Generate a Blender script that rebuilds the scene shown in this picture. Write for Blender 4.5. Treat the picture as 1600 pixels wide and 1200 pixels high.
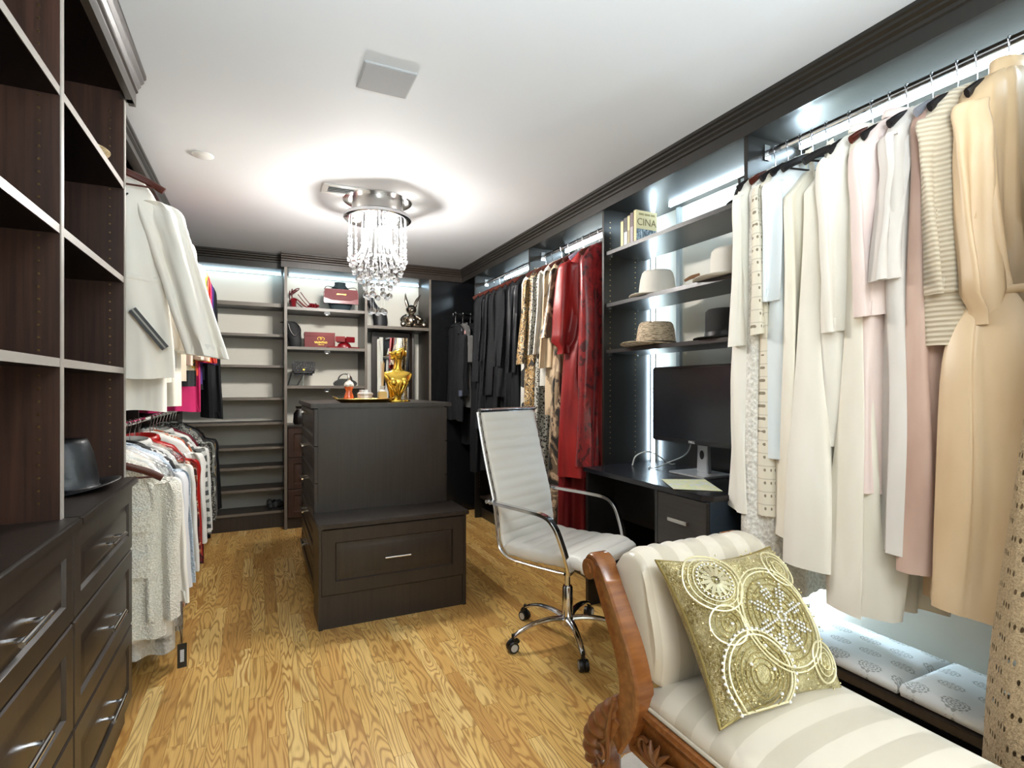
import bpy, bmesh, math, random
from math import sin, cos, pi, radians, sqrt
from mathutils import Vector, Matrix
for o in list(bpy.data.objects): bpy.data.objects.remove(o)
SC = bpy.context.scene
COL = SC.collection
# ------------------------------------------------------------------ camera, world, lamps, exposure
cd = bpy.data.cameras.new('camera'); cam = bpy.data.objects.new('camera', cd); COL.objects.link(cam)
cam.location = (0, 0, 1.26); cam.rotation_euler = (radians(90), 0, radians(-25.4))
cd.sensor_width = 36; cd.lens = 830/1600*36; cd.shift_y = 6/1600; cd.clip_start = .02
SC.camera = cam
W = bpy.data.worlds.new('world'); SC.world = W; W.use_nodes = True
W.node_tree.nodes['Background'].inputs[0].default_value = (.8, .85, .95, 1)
W.node_tree.nodes['Background'].inputs[1].default_value = .3
vs = SC.view_settings
vs.view_transform = 'Standard'; vs.look = 'None'; vs.gamma = 1; vs.use_curve_mapping = False; vs.exposure = 0.86
SC.cycles.use_denoising = True
SC.cycles.max_bounces = 8; SC.cycles.transparent_max_bounces = 16; SC.cycles.transmission_bounces = 6
SC.cycles.sample_clamp_indirect = 6
def lamp(name, kind, loc, power, color=(1, 1, 1), size=.1, size_y=None, rot=(0, 0, 0), spot=None):
    l = bpy.data.lights.new(name, kind); l.energy = power; l.color = color
    if kind == 'AREA':
        l.size = size
        if size_y: l.shape = 'RECTANGLE'; l.size_y = size_y
    else: l.shadow_soft_size = size
    if kind == 'SPOT': l.spot_size = radians(spot); l.spot_blend = .6
    o = bpy.data.objects.new(name, l); COL.objects.link(o); o.location = loc; o.rotation_euler = rot
    return o
WARM = (1, .86, .68); NEUT = (.93, .97, 1); COOL = (.72, .88, 1)
# unseen fill lights added behind the camera: one overhead, one bounced off the ceiling
lamp('entry_fill', 'AREA', (.75, -.75, 2.42), 25, NEUT, 1.2, .8)
lamp('bounce_fill', 'SPOT', (.2, -.35, 1.55), 165, (.80, .92, 1), .25, rot=(radians(180-20), 0, radians(-20)), spot=150)
CH = (.686, 3.46)          # chandelier axis
CHZ = 2.335                # underside of its mirrored plate
for k in range(5):
    a = k*2*pi/5+.45
    lamp('chandelier_bulb_light', 'POINT', (CH[0]+.13*cos(a), CH[1]+.13*sin(a), CHZ-.035), 19, (1, .96, .91), .02)
for a in (.35, 2.3, 3.5, 5.4):  # points without bulbs, added to brighten the ceiling around the chandelier
    lamp('chandelier_ceiling_fill', 'POINT', (CH[0]+.225*cos(a), CH[1]+.225*sin(a), CHZ+.055), .32, (1, .95, .88), .012)
CEIL = 2.46
# ------------------------------------------------------------------ helpers
def lin(h):
    h = h.lstrip('#'); c = [int(h[i:i+2], 16)/255 for i in (0, 2, 4)]
    return tuple((x/12.92 if x <= .04045 else ((x+.055)/1.055)**2.4) for x in c)+(1,)
class NT:
    def __init__(s, name):
        s.m = bpy.data.materials.new(name); s.m.use_nodes = True; s.t = s.m.node_tree
        s.b = s.t.nodes['Principled BSDF']; s.out = s.t.nodes['Material Output']
    def n(s, typ, props=None, **ins):
        nd = s.t.nodes.new(typ)
        for k, v in (props or {}).items(): setattr(nd, k, v)
        for k, v in ins.items():
            key = int(k[1:]) if k[0] == 'i' and k[1:].isdigit() else k.replace('_', ' ')
            s.set(nd.inputs[key], v)
        return nd
    def set(s, sock, v):
        if hasattr(v, 'is_output'): s.t.links.new(v, sock)
        elif hasattr(v, 'outputs'): s.t.links.new(v.outputs[0], sock)
        else: sock.default_value = v
    def P(s, **kw):
        for k, v in kw.items(): s.set(s.b.inputs[k.replace('_', ' ')], v)
    def math(s, op, a, b=None, c=None, clamp=False):
        nd = s.t.nodes.new('ShaderNodeMath'); nd.operation = op; nd.use_clamp = clamp
        for i, v in enumerate((a, b, c)):
            if v is not None: s.set(nd.inputs[i], v)
        return nd.outputs[0]
    def mix(s, f, a, b):
        nd = s.t.nodes.new('ShaderNodeMix'); nd.data_type = 'RGBA'
        s.set(nd.inputs[0], f); s.set(nd.inputs[6], a); s.set(nd.inputs[7], b); return nd.outputs[2]
    def ramp(s, f, stops, interp='LINEAR'):
        nd = s.t.nodes.new('ShaderNodeValToRGB'); nd.color_ramp.interpolation = interp
        e = nd.color_ramp.elements
        while len(e) < len(stops): e.new(.5)
        for el, (p, c) in zip(e, stops): el.position = p; el.color = c if len(c) == 4 else c+(1,)
        s.set(nd.inputs[0], f); return nd.outputs[0]
    def coord(s, kind='Object', scale=(1, 1, 1), loc=(0, 0, 0), rot=(0, 0, 0)):
        tc = s.t.nodes.new('ShaderNodeTexCoord'); mp = s.t.nodes.new('ShaderNodeMapping')
        s.t.links.new(tc.outputs[kind], mp.inputs[0])
        mp.inputs['Scale'].default_value = scale; mp.inputs['Location'].default_value = loc; mp.inputs['Rotation'].default_value = rot
        return mp.outputs[0]
    def noise(s, vec, scale, detail=3, rough=.5, dist=0):
        nd = s.n('ShaderNodeTexNoise', None, Vector=vec, Scale=scale, Detail=detail, Roughness=rough, Distortion=dist); return nd.outputs[0]
    def bump(s, h, strength=.3, dist=.01):
        nd = s.n('ShaderNodeBump', None, Height=h, Strength=strength, Distance=dist); s.P(Normal=nd.outputs[0])
MATS = {}
def pm(name, hexc, rough=.5, metal=0, noise=None, bump=None, spec=None, sheen=0, coat=0, vary=None, **kw):
    if name in MATS: return MATS[name]
    t = NT(name); c = lin(hexc)
    t.P(Base_Color=c, Roughness=rough, Metallic=metal)
    if spec is not None: t.P(Specular_IOR_Level=spec)
    if sheen: t.P(Sheen_Weight=sheen, Sheen_Roughness=.5)
    if coat: t.P(Coat_Weight=coat, Coat_Roughness=.12)
    if vary:
        sc, h2 = vary[0], lin(vary[1]); f = t.noise(t.coord('Object', vary[2] if len(vary) > 2 else (1, 1, 1)), sc, 4)
        t.P(Base_Color=t.mix(t.ramp(f, [(.35, (0, 0, 0)), (.65, (1, 1, 1))]), c, h2))
    if bump: t.bump(t.noise(t.coord('Object', bump[3] if len(bump) > 3 else (1, 1, 1)), bump[0], 3), bump[1], bump[2])
    for k, v in kw.items(): t.P(**{k: v})
    MATS[name] = t.m; return t.m
def emit(name, col, strength):
    t = NT(name); t.P(Base_Color=(.8, .8, .8, 1), Emission_Color=col+(1,), Emission_Strength=strength); return t.m
class MB:
    def __init__(s): s.v = []; s.f = []; s.mi = []; s.M = Matrix(); s.k = 0
    def vert(s, p): s.v.append(s.M @ Vector(p)); return len(s.v)-1
    def face(s, *i): s.f.append(tuple(i)); s.mi.append(s.k)
    def box(s, x0, x1, y0, y1, z0, z1):
        a = [s.vert(p) for p in ((x0, y0, z0), (x1, y0, z0), (x1, y1, z0), (x0, y1, z0), (x0, y0, z1), (x1, y0, z1), (x1, y1, z1), (x0, y1, z1))]
        for q in ((0, 3, 2, 1), (4, 5, 6, 7), (0, 1, 5, 4), (1, 2, 6, 5), (2, 3, 7, 6), (3, 0, 4, 7)): s.face(*[a[i] for i in q])
        return s
    def prism(s, poly, axis, a0, a1):
        def P(p, q, a): return {'x': (a, p, q), 'y': (p, a, q), 'z': (p, q, a)}[axis]
        n = len(poly); A = [s.vert(P(p, q, a0)) for p, q in poly]; B = [s.vert(P(p, q, a1)) for p, q in poly]
        for i in range(n): s.face(A[i], A[(i+1) % n], B[(i+1) % n], B[i])
        s.face(*A[::-1]); s.face(*B); return s
    def loops(s, rings, cap0=True, cap1=True, closed=True):
        R = [[s.vert(p) for p in r] for r in rings]; n = len(R[0])
        for a, b in zip(R, R[1:]):
            for i in range(n if closed else n-1): s.face(a[i], a[(i+1) % n], b[(i+1) % n], b[i])
        if cap0: s.face(*R[0][::-1])
        if cap1: s.face(*R[-1])
        return s
    def lathe(s, prof, n=24, c=(0, 0, 0), sx=1, sy=1, cap0=True, cap1=True):
        return s.loops([[(c[0]+r*cos(2*pi*i/n)*sx, c[1]+r*sin(2*pi*i/n)*sy, c[2]+z) for i in range(n)] for r, z in prof], cap0, cap1)
    def sweep(s, pts, sec, up=(0, 0, 1), closed=False, scale=None, caps=True):
        pts = [Vector(p) for p in pts]; n = len(pts); rings = []; up = Vector(up); prev = None
        for i, p in enumerate(pts):
            if closed: t = pts[(i+1) % n]-pts[i-1]
            else: t = pts[min(i+1, n-1)]-pts[max(i-1, 0)]
            t.normalize()
            if prev is None:
                a = up.cross(t)
                if a.length < 1e-3: a = Vector((1, 0, 0)).cross(t)
                a.normalize()
            else:
                a = prev-t*prev.dot(t)
                a.normalize()
            prev = a; b = t.cross(a); k = 1 if scale is None else scale[i] if not callable(scale) else scale(i/(n-1))
            rings.append([p+a*(x*k)+b*(y*k) for x, y in sec])
        if closed: rings.append(rings[0]); caps = False
        return s.loops(rings, caps, caps)
    def tube(s, pts, r=.01, n=10, closed=False, rx=None, scale=None, up=(0, 0, 1), caps=True):
        rx = rx or r
        return s.sweep(pts, [(rx*cos(2*pi*i/n), r*sin(2*pi*i/n)) for i in range(n)], up, closed, scale, caps)
    def sphere(s, c, r, nu=12, nv=8, sc=(1, 1, 1)):
        top = s.vert((c[0], c[1], c[2]+r*sc[2])); bot = s.vert((c[0], c[1], c[2]-r*sc[2])); R = []
        for j in range(1, nv):
            a = pi*j/nv
            R.append([s.vert((c[0]+r*sc[0]*sin(a)*cos(2*pi*i/nu), c[1]+r*sc[1]*sin(a)*sin(2*pi*i/nu), c[2]+r*sc[2]*cos(a))) for i in range(nu)])
        for i in range(nu):
            s.face(top, R[0][i], R[0][(i+1) % nu]); s.face(bot, R[-1][(i+1) % nu], R[-1][i])
        for a, b in zip(R, R[1:]):
            for i in range(nu): s.face(a[i], b[i], b[(i+1) % nu], a[(i+1) % nu])
        return s
    def grid(s, fn, nu, nv):
        R = [[s.vert(fn(i/nu, j/nv)) for i in range(nu+1)] for j in range(nv+1)]
        for a, b in zip(R, R[1:]):
            for i in range(nu): s.face(a[i], a[i+1], b[i+1], b[i])
        return s
    def panel(s, O, U, V, N, w, h, t=.02, rail=.05):
        """raised-panel drawer or door front: nested rectangles in plane U,V rising along N"""
        O, U, V, N = Vector(O), Vector(U), Vector(V), Vector(N)
        rings = []
        for ins, d in ((0, 0), (0, t-.004), (.004, t), (rail, t), (rail+.006, t-.009), (rail+.014, t-.009), (rail+.034, t-.002), (rail+.038, t-.001)):
            rings.append([O+U*a+V*b+N*d for a, b in ((ins, ins), (w-ins, ins), (w-ins, h-ins), (ins, h-ins))])
        return s.loops(rings)
    def build(s, name, mat, parent=None, smooth=True, bevel=0, local=False, angle=35, subsurf=0, seg=2):
        me = bpy.data.meshes.new(name)
        pl = parent_loc(parent) if parent is not None and not local else Vector()
        if not s.v: raise ValueError(name)
        lo = Vector([min(v[i] for v in s.v) for i in range(3)]); hi = Vector([max(v[i] for v in s.v) for i in range(3)]); c = (lo+hi)/2
        me.from_pydata([v-c for v in s.v], [], s.f)
        ms = mat if isinstance(mat, (list, tuple)) else [mat]
        for m in ms: me.materials.append(m)
        if len(ms) > 1: me.polygons.foreach_set('material_index', s.mi)
        bm = bmesh.new(); bm.from_mesh(me); bmesh.ops.remove_doubles(bm, verts=bm.verts, dist=1e-6); bmesh.ops.recalc_face_normals(bm, faces=bm.faces)
        if bevel:
            es = [e for e in bm.edges if len(e.link_faces) == 2 and e.calc_face_angle(0) > .6]
            bmesh.ops.bevel(bm, geom=es, offset=bevel, segments=seg, affect='EDGES', clamp_overlap=True)
        bm.to_mesh(me); bm.free()
        if smooth:
            me.polygons.foreach_set('use_smooth', [True]*len(me.polygons)); me.set_sharp_from_angle(angle=radians(angle))
        o = bpy.data.objects.new(name, me); COL.objects.link(o); o.location = c-pl
        if parent is not None: o.parent = parent
        if subsurf: md = o.modifiers.new('sub', 'SUBSURF'); md.levels = md.render_levels = subsurf
        return o
def parent_loc(p):
    l = Vector(p.location)
    while p.parent: p = p.parent; l += p.location
    return l
def tag(o, label=None, cat=None, group=None, kind=None):
    for k, v in (('label', label), ('category', cat), ('group', group), ('kind', kind)):
        if v: o[k] = v
    return o
def thing(name, label, cat, loc, rotz=0, group=None):
    o = bpy.data.objects.new(name, None); COL.objects.link(o); o.location = loc; o.rotation_euler = (0, 0, rotz); o.empty_display_size = .05
    return tag(o, label, cat, group)
def B(x0, x1, y0, y1, z0, z1): return MB().box(x0, x1, y0, y1, z0, z1)
def struct(name, mb, mat, **kw): return tag(mb.build(name, mat, **kw), kind='structure')
def text(name, s, size, loc, rot, mat, parent=None, local=False, depth=.0008, sx=1, align='CENTER'):
    cu = bpy.data.curves.new(name, 'FONT'); cu.body = s; cu.size = size; cu.extrude = depth; cu.align_x = align; cu.align_y = 'CENTER'; cu.resolution_u = 3
    t_ = bpy.data.objects.new('text', cu); COL.objects.link(t_); bpy.context.view_layer.update()
    me = bpy.data.meshes.new_from_object(t_.evaluated_get(bpy.context.evaluated_depsgraph_get())); bpy.data.objects.remove(t_); bpy.data.curves.remove(cu)
    o = bpy.data.objects.new(name, me); COL.objects.link(o); me.materials.clear(); me.materials.append(mat)
    o.rotation_euler = rot; o.scale = (sx, 1, 1)
    o.location = Vector(loc)-(parent_loc(parent) if parent is not None and not local else Vector())
    if parent is not None: o.parent = parent
    return o
def dup_tree(o, parent=None):
    c = o.copy(); COL.objects.link(c)
    if parent is not None: c.parent = parent
    for ch in list(o.children): dup_tree(ch, c)
    return c
def bar_handle(c, U, N, L, mat, parent, local=False, r=.006):
    c, U, N = Vector(c), Vector(U), Vector(N); m = MB(); so = .032
    m.tube([c+N*so-U*L/2, c+N*so+U*L/2], r, 10, up=(.3, .2, .9))
    for s in (-1, 1): m.tube([c+U*s*L*.32, c+U*s*L*.32+N*so], r*.85, 8, up=(.3, .2, .9))
    return m.build('handle', mat, parent, local=local)
def arc(c, r, a0, a1, n, f=lambda x, y: (x, 0, y)):
    return [f(c[0]+r*cos(a0+(a1-a0)*i/n), c[1]+r*sin(a0+(a1-a0)*i/n)) for i in range(n+1)]
def smoothpts(pts, n=8):
    P = [Vector(p) for p in pts]; P = [P[0]*2-P[1]]+P+[P[-1]*2-P[-2]]; out = []
    for i in range(1, len(P)-2):
        for k in range(n):
            t = k/n; a, b, c, d = P[i-1:i+3]
            out.append(.5*((2*b)+(c-a)*t+(2*a-5*b+4*c-d)*t*t+(3*b-a-3*c+d)*t**3))
    out.append(P[-2]); return out
# ------------------------------------------------------------------ shared materials
def wood_dark(name, h1, h2, rough, sc=(60, 60, 3), strength=.08):
    t = NT(name); f = t.noise(t.coord('Object', sc), 1.0, 5, .6)
    t.P(Base_Color=t.mix(t.ramp(f, [(.35, (0, 0, 0)), (.7, (1, 1, 1))]), lin(h1), lin(h2)), Roughness=rough)
    t.bump(f, strength, .002); return t.m
ESP = wood_dark('espresso_laminate', '#241d18', '#2f2620', .36)
ESPD = wood_dark('espresso_panel_black', '#15130f', '#1d1915', .33)
BROWN = wood_dark('brown_veneer', '#2a1912', '#422a1f', .42, (70, 70, 2.2), .12)
EDGE = pm('edge_glare', '#a09890', .35)  # pale tower shelf edges: grazing glare put into the colour
EDGE2 = pm('edge_banding_grey_brown', '#675f55', .38)
CHROME = pm('chrome', '#d8d8da', .12, 1)
NICKEL = pm('brushed_nickel', '#c9c6c2', .26, 1)
BRASS = pm('pin_brass', '#c8a878', .3, 1)
WALL = pm('wall_paint', '#d6d2c6', .75, bump=(180, .05, .001))
CEILM = pm('ceiling_paint', '#cdcfd2', .8, bump=(220, .05, .001))
WHITEP = pm('white_plastic', '#d6d6d4', .45)
BLACKP = pm('black_plastic', '#0c0c0d', .4)
LED = emit('led_cool', (.66, .86, 1), 24)
LEDF = emit('led_cool_soft', (.55, .82, 1), 5.5)
GOLD = pm('gold_chrome', '#ecc658', .2, 1)
# ================================================================== room shell
XL, XR, YB, YN = -1.0, 2.29, 5.52, -1.45
struct('floor', B(XL-.1, XR+.1, YN-.1, YB+.1, -.06, -.0125), pm('subfloor', '#3a2412', .8))
FLOOR = bpy.data.objects['floor']
def oak():
    t = NT('oak_strip'); t_ = t
    info = t.n('ShaderNodeObjectInfo'); geo = t.n('ShaderNodeNewGeometry')
    rnd = t.math('FRACT', t.math('ADD', info.outputs['Random'], t.math('MULTIPLY', geo.outputs['Random Per Island'], 7.31)))
    off = t.n('ShaderNodeCombineXYZ', None, X=t.math('MULTIPLY', rnd, 37.0), Y=t.math('MULTIPLY', rnd, 91.0), Z=t.math('MULTIPLY', rnd, 13.0))
    sc = t.n('ShaderNodeVectorMath', {'operation': 'MULTIPLY'}, i0=geo.outputs['Position'], i1=(11, 1.5, 1))
    pos = t.n('ShaderNodeVectorMath', {'operation': 'ADD'}, i0=sc, i1=off)
    big = t.noise(pos, 1.15, 2, .4, .35)
    ring = t.math('SINE', t.math('MULTIPLY', big, 105.0))
    line = t.ramp(t.math('MULTIPLY_ADD', ring, .5, .5), [(.0, (0, 0, 0)), (.5, (.12, .12, .12)), (.78, (.55, .55, .55)), (1, (1, 1, 1))])
    sc2 = t.n('ShaderNodeVectorMath', {'operation': 'MULTIPLY'}, i0=geo.outputs['Position'], i1=(260, 9, 1))
    fine = t.noise(t.n('ShaderNodeVectorMath', {'operation': 'ADD'}, i0=sc2, i1=off).outputs[0], 1, 3, .6)
    rnd2 = t.math('FRACT', t.math('MULTIPLY', rnd, 17.7))
    base = t.ramp(rnd, [(0, lin('#be9150')), (.3, lin('#d0a55f')), (.65, lin('#dbb56b')), (1, lin('#e5c581'))])
    dark = t.ramp(rnd2, [(0, lin('#865a24')), (1, lin('#a57538'))])
    c = t.mix(t.math('MULTIPLY', line, t.math('MULTIPLY_ADD', rnd2, .35, .62)), base, dark)
    c = t.mix(t.math('MULTIPLY', t.ramp(fine, [(.45, (0, 0, 0)), (.7, (1, 1, 1))]), .3), c, dark)
    t.P(Base_Color=c, Roughness=t.math('MULTIPLY_ADD', fine, .12, .3))
    t.bump(t.math('ADD', fine, t.math('MULTIPLY', line, .4)), .06, .002)
    return t.m
OAK = oak()
random.seed(7)
planks = []
sw = .0645; x = -.62
while x < 1.98:
    y = -1.5+random.uniform(0, .5)-.5
    while y < 5.3:
        L = random.choice((.28, .36, .42, .5, .58, .66)); planks.append((x, max(y, YN), min(y+L, 5.34))); y += L
    x += sw
def pvis(p):
    cx, cy = p[0]+.03, (p[1]+p[2])/2
    zc = cx*.4289+p[2]*.9033; xc = cx*.9033-p[2]*.4289
    return zc > 1.7 and -.82 < xc/zc < .22 and not (.3 < cx < 1.05 and 2.92 < cy < 4.1) and cy < 5.25
planks = [p for p in planks if p[2]-p[1] > .03]
vis = sorted([p for p in planks if pvis(p)], key=lambda p: p[1])
single = vis[:300]; sset = set(single)
pmesh = {}
for (px, y0, y1) in single:
    L = round(y1-y0-.0006, 4); w = sw-.0006
    if L not in pmesh:
        m = MB().loops([[(-w/2+i, -L/2+i, z), (w/2-i, -L/2+i, z), (w/2-i, L/2-i, z), (-w/2+i, L/2-i, z)] for i, z in ((0, -.0125), (0, -.0008), (.0008, 0))])
        o = m.build('plank', OAK, None, smooth=False); pmesh[L] = o.data
    else:
        o = bpy.data.objects.new('plank', pmesh[L]); COL.objects.link(o)
    o.parent = FLOOR; o.location = Vector((px+sw/2, (y0+y1)/2, -.00625))-FLOOR.location
rest = MB()
for p in planks:
    if p in sset: continue
    a, b, c, d = p[0], p[0]+sw-.0006, p[1], p[2]-.0006
    rest.loops([[(a+i, c+i, z), (b-i, c+i, z), (b-i, d-i, z), (a+i, d-i, z)] for i, z in ((0, -.0125), (0, -.0008), (.0008, 0))])
tag(rest.build('plank_field', OAK, FLOOR, smooth=False), kind='stuff')
struct('ceiling', B(XL-.1, XR+.1, YN-.1, YB+.1, CEIL, CEIL+.1), CEILM)
struct('wall_left', B(XL-.1, XL, YN, YB, 0, CEIL), WALL)
struct('wall_right', B(XR, XR+.1, YN, YB, 0, CEIL), WALL)
struct('wall_back', B(XL-.1, XR+.1, YB, YB+.1, 0, CEIL), WALL)
struct('wall_front', B(XL-.1, XR+.1, YN-.1, YN, 0, CEIL), WALL)
# crown mouldings (stepped) ------------------------------------------------
def crown_prof(x0, d, face=.033):
    pr = [(0, CEIL), (0, CEIL-.014), (.007, CEIL-.02), (.007, CEIL-.03), (.017, CEIL-.04), (.017, CEIL-.048), (.026, CEIL-.058), (.026, CEIL-.07), (face, CEIL-.075), (face, 2.334), (face+.022, 2.334), (face+.022, CEIL)]
    return [(x0+d*a, z) for a, z in pr]
struct('trim_1', MB().prism(crown_prof(1.835, 1), 'y', YN, 5.10), ESPD, angle=15)
struct('trim_2', MB().prism(crown_prof(-.53, -1), 'y', 2.44, 5.23), ESPD, angle=15)
struct('trim_3', MB().prism(crown_prof(5.195, 1), 'x', -.55, .215), ESPD, angle=15)
struct('trim_4', MB().prism(crown_prof(5.085, 1), 'x', .17, 1.87), ESP, angle=15)
struct('trim_5', MB().prism(crown_prof(-.395, -1), 'y', -.4, 2.455), ESP, angle=15)
# return end of the tower crown
struct('trim_6', B(-.47, -.43, 2.40, 2.43, 2.334, CEIL), ESP)
# ================================================================== tower of shelves and drawers beside the camera
def pins(xs, y, z0, z1, ny, parent, step=.032, skip=()):
    m = MB(); z = z0
    while z < z1:
        for px in xs:
            m.lathe([(.0035, 0), (.0035, .0012), (.002, .0015)], 6, (0, 0, 0)) if False else m.loops([[(px+.0035*cos(k*pi/3), y-.0012*ny*j, z+.0035*sin(k*pi/3)) for k in range(6)] for j in (0, 1)])
        z += step
    return tag(m.build('peg_holes', BRASS, parent), kind='stuff')
TX0, TXF, TXD = -.93, -.455, -.437
def tower(y0, y1, label):
    r = thing('shelf_tower', label, 'cabinet', ((TX0+TXF)/2, (y0+y1)/2, 0))
    p = MB(); p.k = 0; p.box(TX0, TXF-.003, y1-.02, y1, .1, 2.40); p.k = 1; p.box(TXF-.003, TXF, y1-.02, y1, .925, 2.40)
    p.build('side_panel', [BROWN, EDGE], r)
    B(TX0, TX0+.012, y0, y1-.02, .1, 2.40).build('back_panel', BROWN, r)
    for z in (1.335, 1.674, 2.024, 2.385):
        s = MB(); s.k = 0; s.box(TX0+.012, TXF-.006, y0, y1-.021, z-.022, z); s.k = 1; s.box(TXF-.006, TXF-.003, y0, y1-.021, z-.022, z)
        s.build('shelf', [BROWN, EDGE], r)
    m = MB().box(TX0, TXD+.02, y0+.001, y1+.004, .897, .925)
    m.build('countertop', ESP, r, bevel=.006)
    B(TX0+.02, TXD-.022, y0+.001, y1-.0, .0, .895).build('carcass', ESP, r)
    for z0, z1 in ((.657, .893), (.376, .653), (.092, .372)):
        d = MB().panel((TXD-.02, y0+.004, z0+.001), (0, 1, 0), (0, 0, 1), (1, 0, 0), y1-y0-.008, z1-z0-.003, .022, .055).build('drawer', ESP, r, angle=20)
        bar_handle((TXD, (y0+y1)/2+.0, (z0+z1)/2), (0, 1, 0), (1, 0, 0), .16, CHROME, d)
    pins((-.5,), y1-.0205, .97, 2.3, 1, r)
    return r
tower(1.73, 2.43, 'dark wood tower with a hat on its countertop, three drawers with bar handles')
tower(1.03, 1.73, 'dark wood tower whose shelves stand empty, drawers cut off by the frame')
tower(.33, 1.03, 'dark wood tower of empty shelves at the entrance end of the row')
# ================================================================== hanging closet at the far side of the tower (double rod)
r = thing('hanging_closet', 'double hung closet with jackets above and below, beside the drawer tower', 'closet', (-.8, 3.9, 0))
B(-.99, -.52, 2.44, 5.2, 2.334, 2.356).build('top_panel', ESPD, r)
B(-.99, -.62, 3.62, 3.64, .05, 2.334).build('divider_panel', ESP, r)
B(-.99, -.60, 2.44, 3.62, 1.15, 1.172).build('shelf', ESP, r)
B(-.99, -.62, 4.86, 4.88, .05, 2.334).build('divider_panel', ESP, r)
for z, ya, yb in ((2.235, 2.45, 3.62), (2.235, 3.64, 4.86), (1.085, 2.45, 3.62), (1.085, 3.64, 4.86)):
    MB().tube([(-.58, ya, z), (-.58, yb, z)], .013, 12, rx=.008).build('rod', CHROME, r)
    for y in (ya, yb-.004): B(-.60, -.56, y, y+.004, z-.03, z+.02).build('rod_bracket', CHROME, r)
# ================================================================== back wall units
def led(label, x0, x1, y0, y1, z0, z1, mat=LED, diffuser=None):
    r = thing('led_strip', label, 'light', ((x0+x1)/2, (y0+y1)/2, z1))
    B(x0, x1, y0, y1, z0, z1).build('diffuser', mat, r, bevel=.001)
    return r
# A: shoe shelves
r = thing('shoe_shelf_unit', 'empty shoe shelf unit of eight dark shelves on the back wall', 'shelves', (-.2, 5.38, 0))
for z in (2.019, 1.741, 1.463, 1.173, .953, .733, .559, .362, .154):
    t = .032 if z > 2 else .022
    s = MB(); s.k = 0; s.box(-.62, .196, 5.236, 5.515, z-t, z); s.k = 1; s.box(-.62, .196, 5.233, 5.236, z-t, z)
    s.build('shelf', [ESP, EDGE2], r)
B(-.62, .196, 5.25, 5.27, 0, .132).build('toe_board', ESP, r)
B(-.62, .196, 5.235, 5.515, 2.334, 2.352).build('top_panel', ESP, r)
B(-.64, -.62, 5.235, 5.515, 0, 2.334).build('side_panel', ESP, r)
led('cool white light strip over the empty shoe shelves', -.6, .18, 5.44, 5.455, 2.318, 2.332, LEDF)
pins((-.1,), 5.5, 2.3, 2.31, 1, r) if False else None
# B: display shelves with drawers
YF = 5.12
r = thing('display_shelf_unit', 'display shelf unit holding handbags and red shoes, drawers below', 'shelves', (.56, 5.32, 0))
def vpanel(x0, x1, r, z0=0, yf=YF, z1=2.334):
    s = MB(); s.k = 0; s.box(x0, x1, yf+.003, 5.515, z0, z1); s.k = 1; s.box(x0, x1, yf, yf+.003, z0, z1)
    return s.build('side_panel', [ESP, EDGE2], r)
vpanel(.197, .22, r); vpanel(.895, .918, r)
B(.22, .895, YF+.01, 5.515, 2.334, 2.352).build('top_panel', ESP, r)
for z in (1.985, 1.63, 1.28):
    s = MB(); s.k = 0; s.box(.221, .894, YF+.008, 5.515, z-.026, z); s.k = 1; s.box(.221, .894, YF+.005, YF+.008, z-.026, z)
    s.build('shelf', [ESP, EDGE2], r)
    # puck lamp under the shelf
    q = MB().box(.535, .585, YF+.012, YF+.062, z-.052, z-.026).build('puck_lamp', BLACKP, r, bevel=.003)
    MB().lathe([(.010, 0), (.010, -.002)], 16, (.56, YF+.037, z-.0525)).build('lens', emit('puck_lens', (1, .93, .8), 3), q)
    lamp('puck_light', 'SPOT', (.56, YF+.037, z-.075), 1.5, (1, .93, .8), .012, spot=140)
B(.221, .894, YF, 5.515, .905, .926).build('drawer_top', ESP, r, bevel=.003)
B(.222, .893, YF+.025, 5.5, .0, .904).build('carcass', ESP, r)
for z0, z1 in ((.637, .90), (.352, .633), (.1, .348)):
    d = MB().panel((.225, YF+.024, z0), (1, 0, 0), (0, 0, 1), (0, -1, 0), .665, z1-z0, .022, .05).build('drawer', BROWN, r, angle=20)
    bar_handle((.557, YF+.002, (z0+z1)/2), (1, 0, 0), (0, -1, 0), .13, CHROME, d)
led('cool white light strip above the red clutch and sandals', .25, .88, 5.44, 5.455, 2.318, 2.332, LEDF)
# C: mirror niche
r = thing('mirror_niche_unit', 'shelf niche with a framed mirror below and metal bear figurine on top', 'shelves', (1.22, 5.32, 0))
vpanel(1.52, 1.54, r)
B(.919, 1.519, YF+.01, 5.515, 2.334, 2.352).build('top_panel', ESP, r)
s = MB(); s.k = 0; s.box(.919, 1.519, YF+.008, 5.515, 1.826, 1.854); s.k = 1; s.box(.919, 1.519, YF+.005, YF+.008, 1.826, 1.854)
s.build('shelf', [ESP, EDGE2], r)
B(.919, 1.519, YF, 5.515, .905, .926).build('drawer_top', ESP, r, bevel=.003)
B(.92, 1.518, YF+.025, 5.5, 0, .904).build('carcass', ESP, r)
for z0, z1 in ((.637, .90), (.352, .633), (.1, .348)):
    d = MB().panel((.924, YF+.024, z0), (1, 0, 0), (0, 0, 1), (0, -1, 0), .59, z1-z0, .022, .05).build('drawer', BROWN, r, angle=20)
    bar_handle((1.22, YF+.002, (z0+z1)/2), (1, 0, 0), (0, -1, 0), .13, CHROME, d)
pins((1.505,), 5.2, 0, 0, 1, r) if False else None
led('cool white light strip above the metal bear figurine', .95, 1.5, 5.44, 5.455, 2.318, 2.332, LEDF)
m = thing('framed_mirror', 'tall dark framed mirror standing in the niche behind the gold bust', 'mirror', (1.21, 5.35, .926))
fr = MB()
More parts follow.
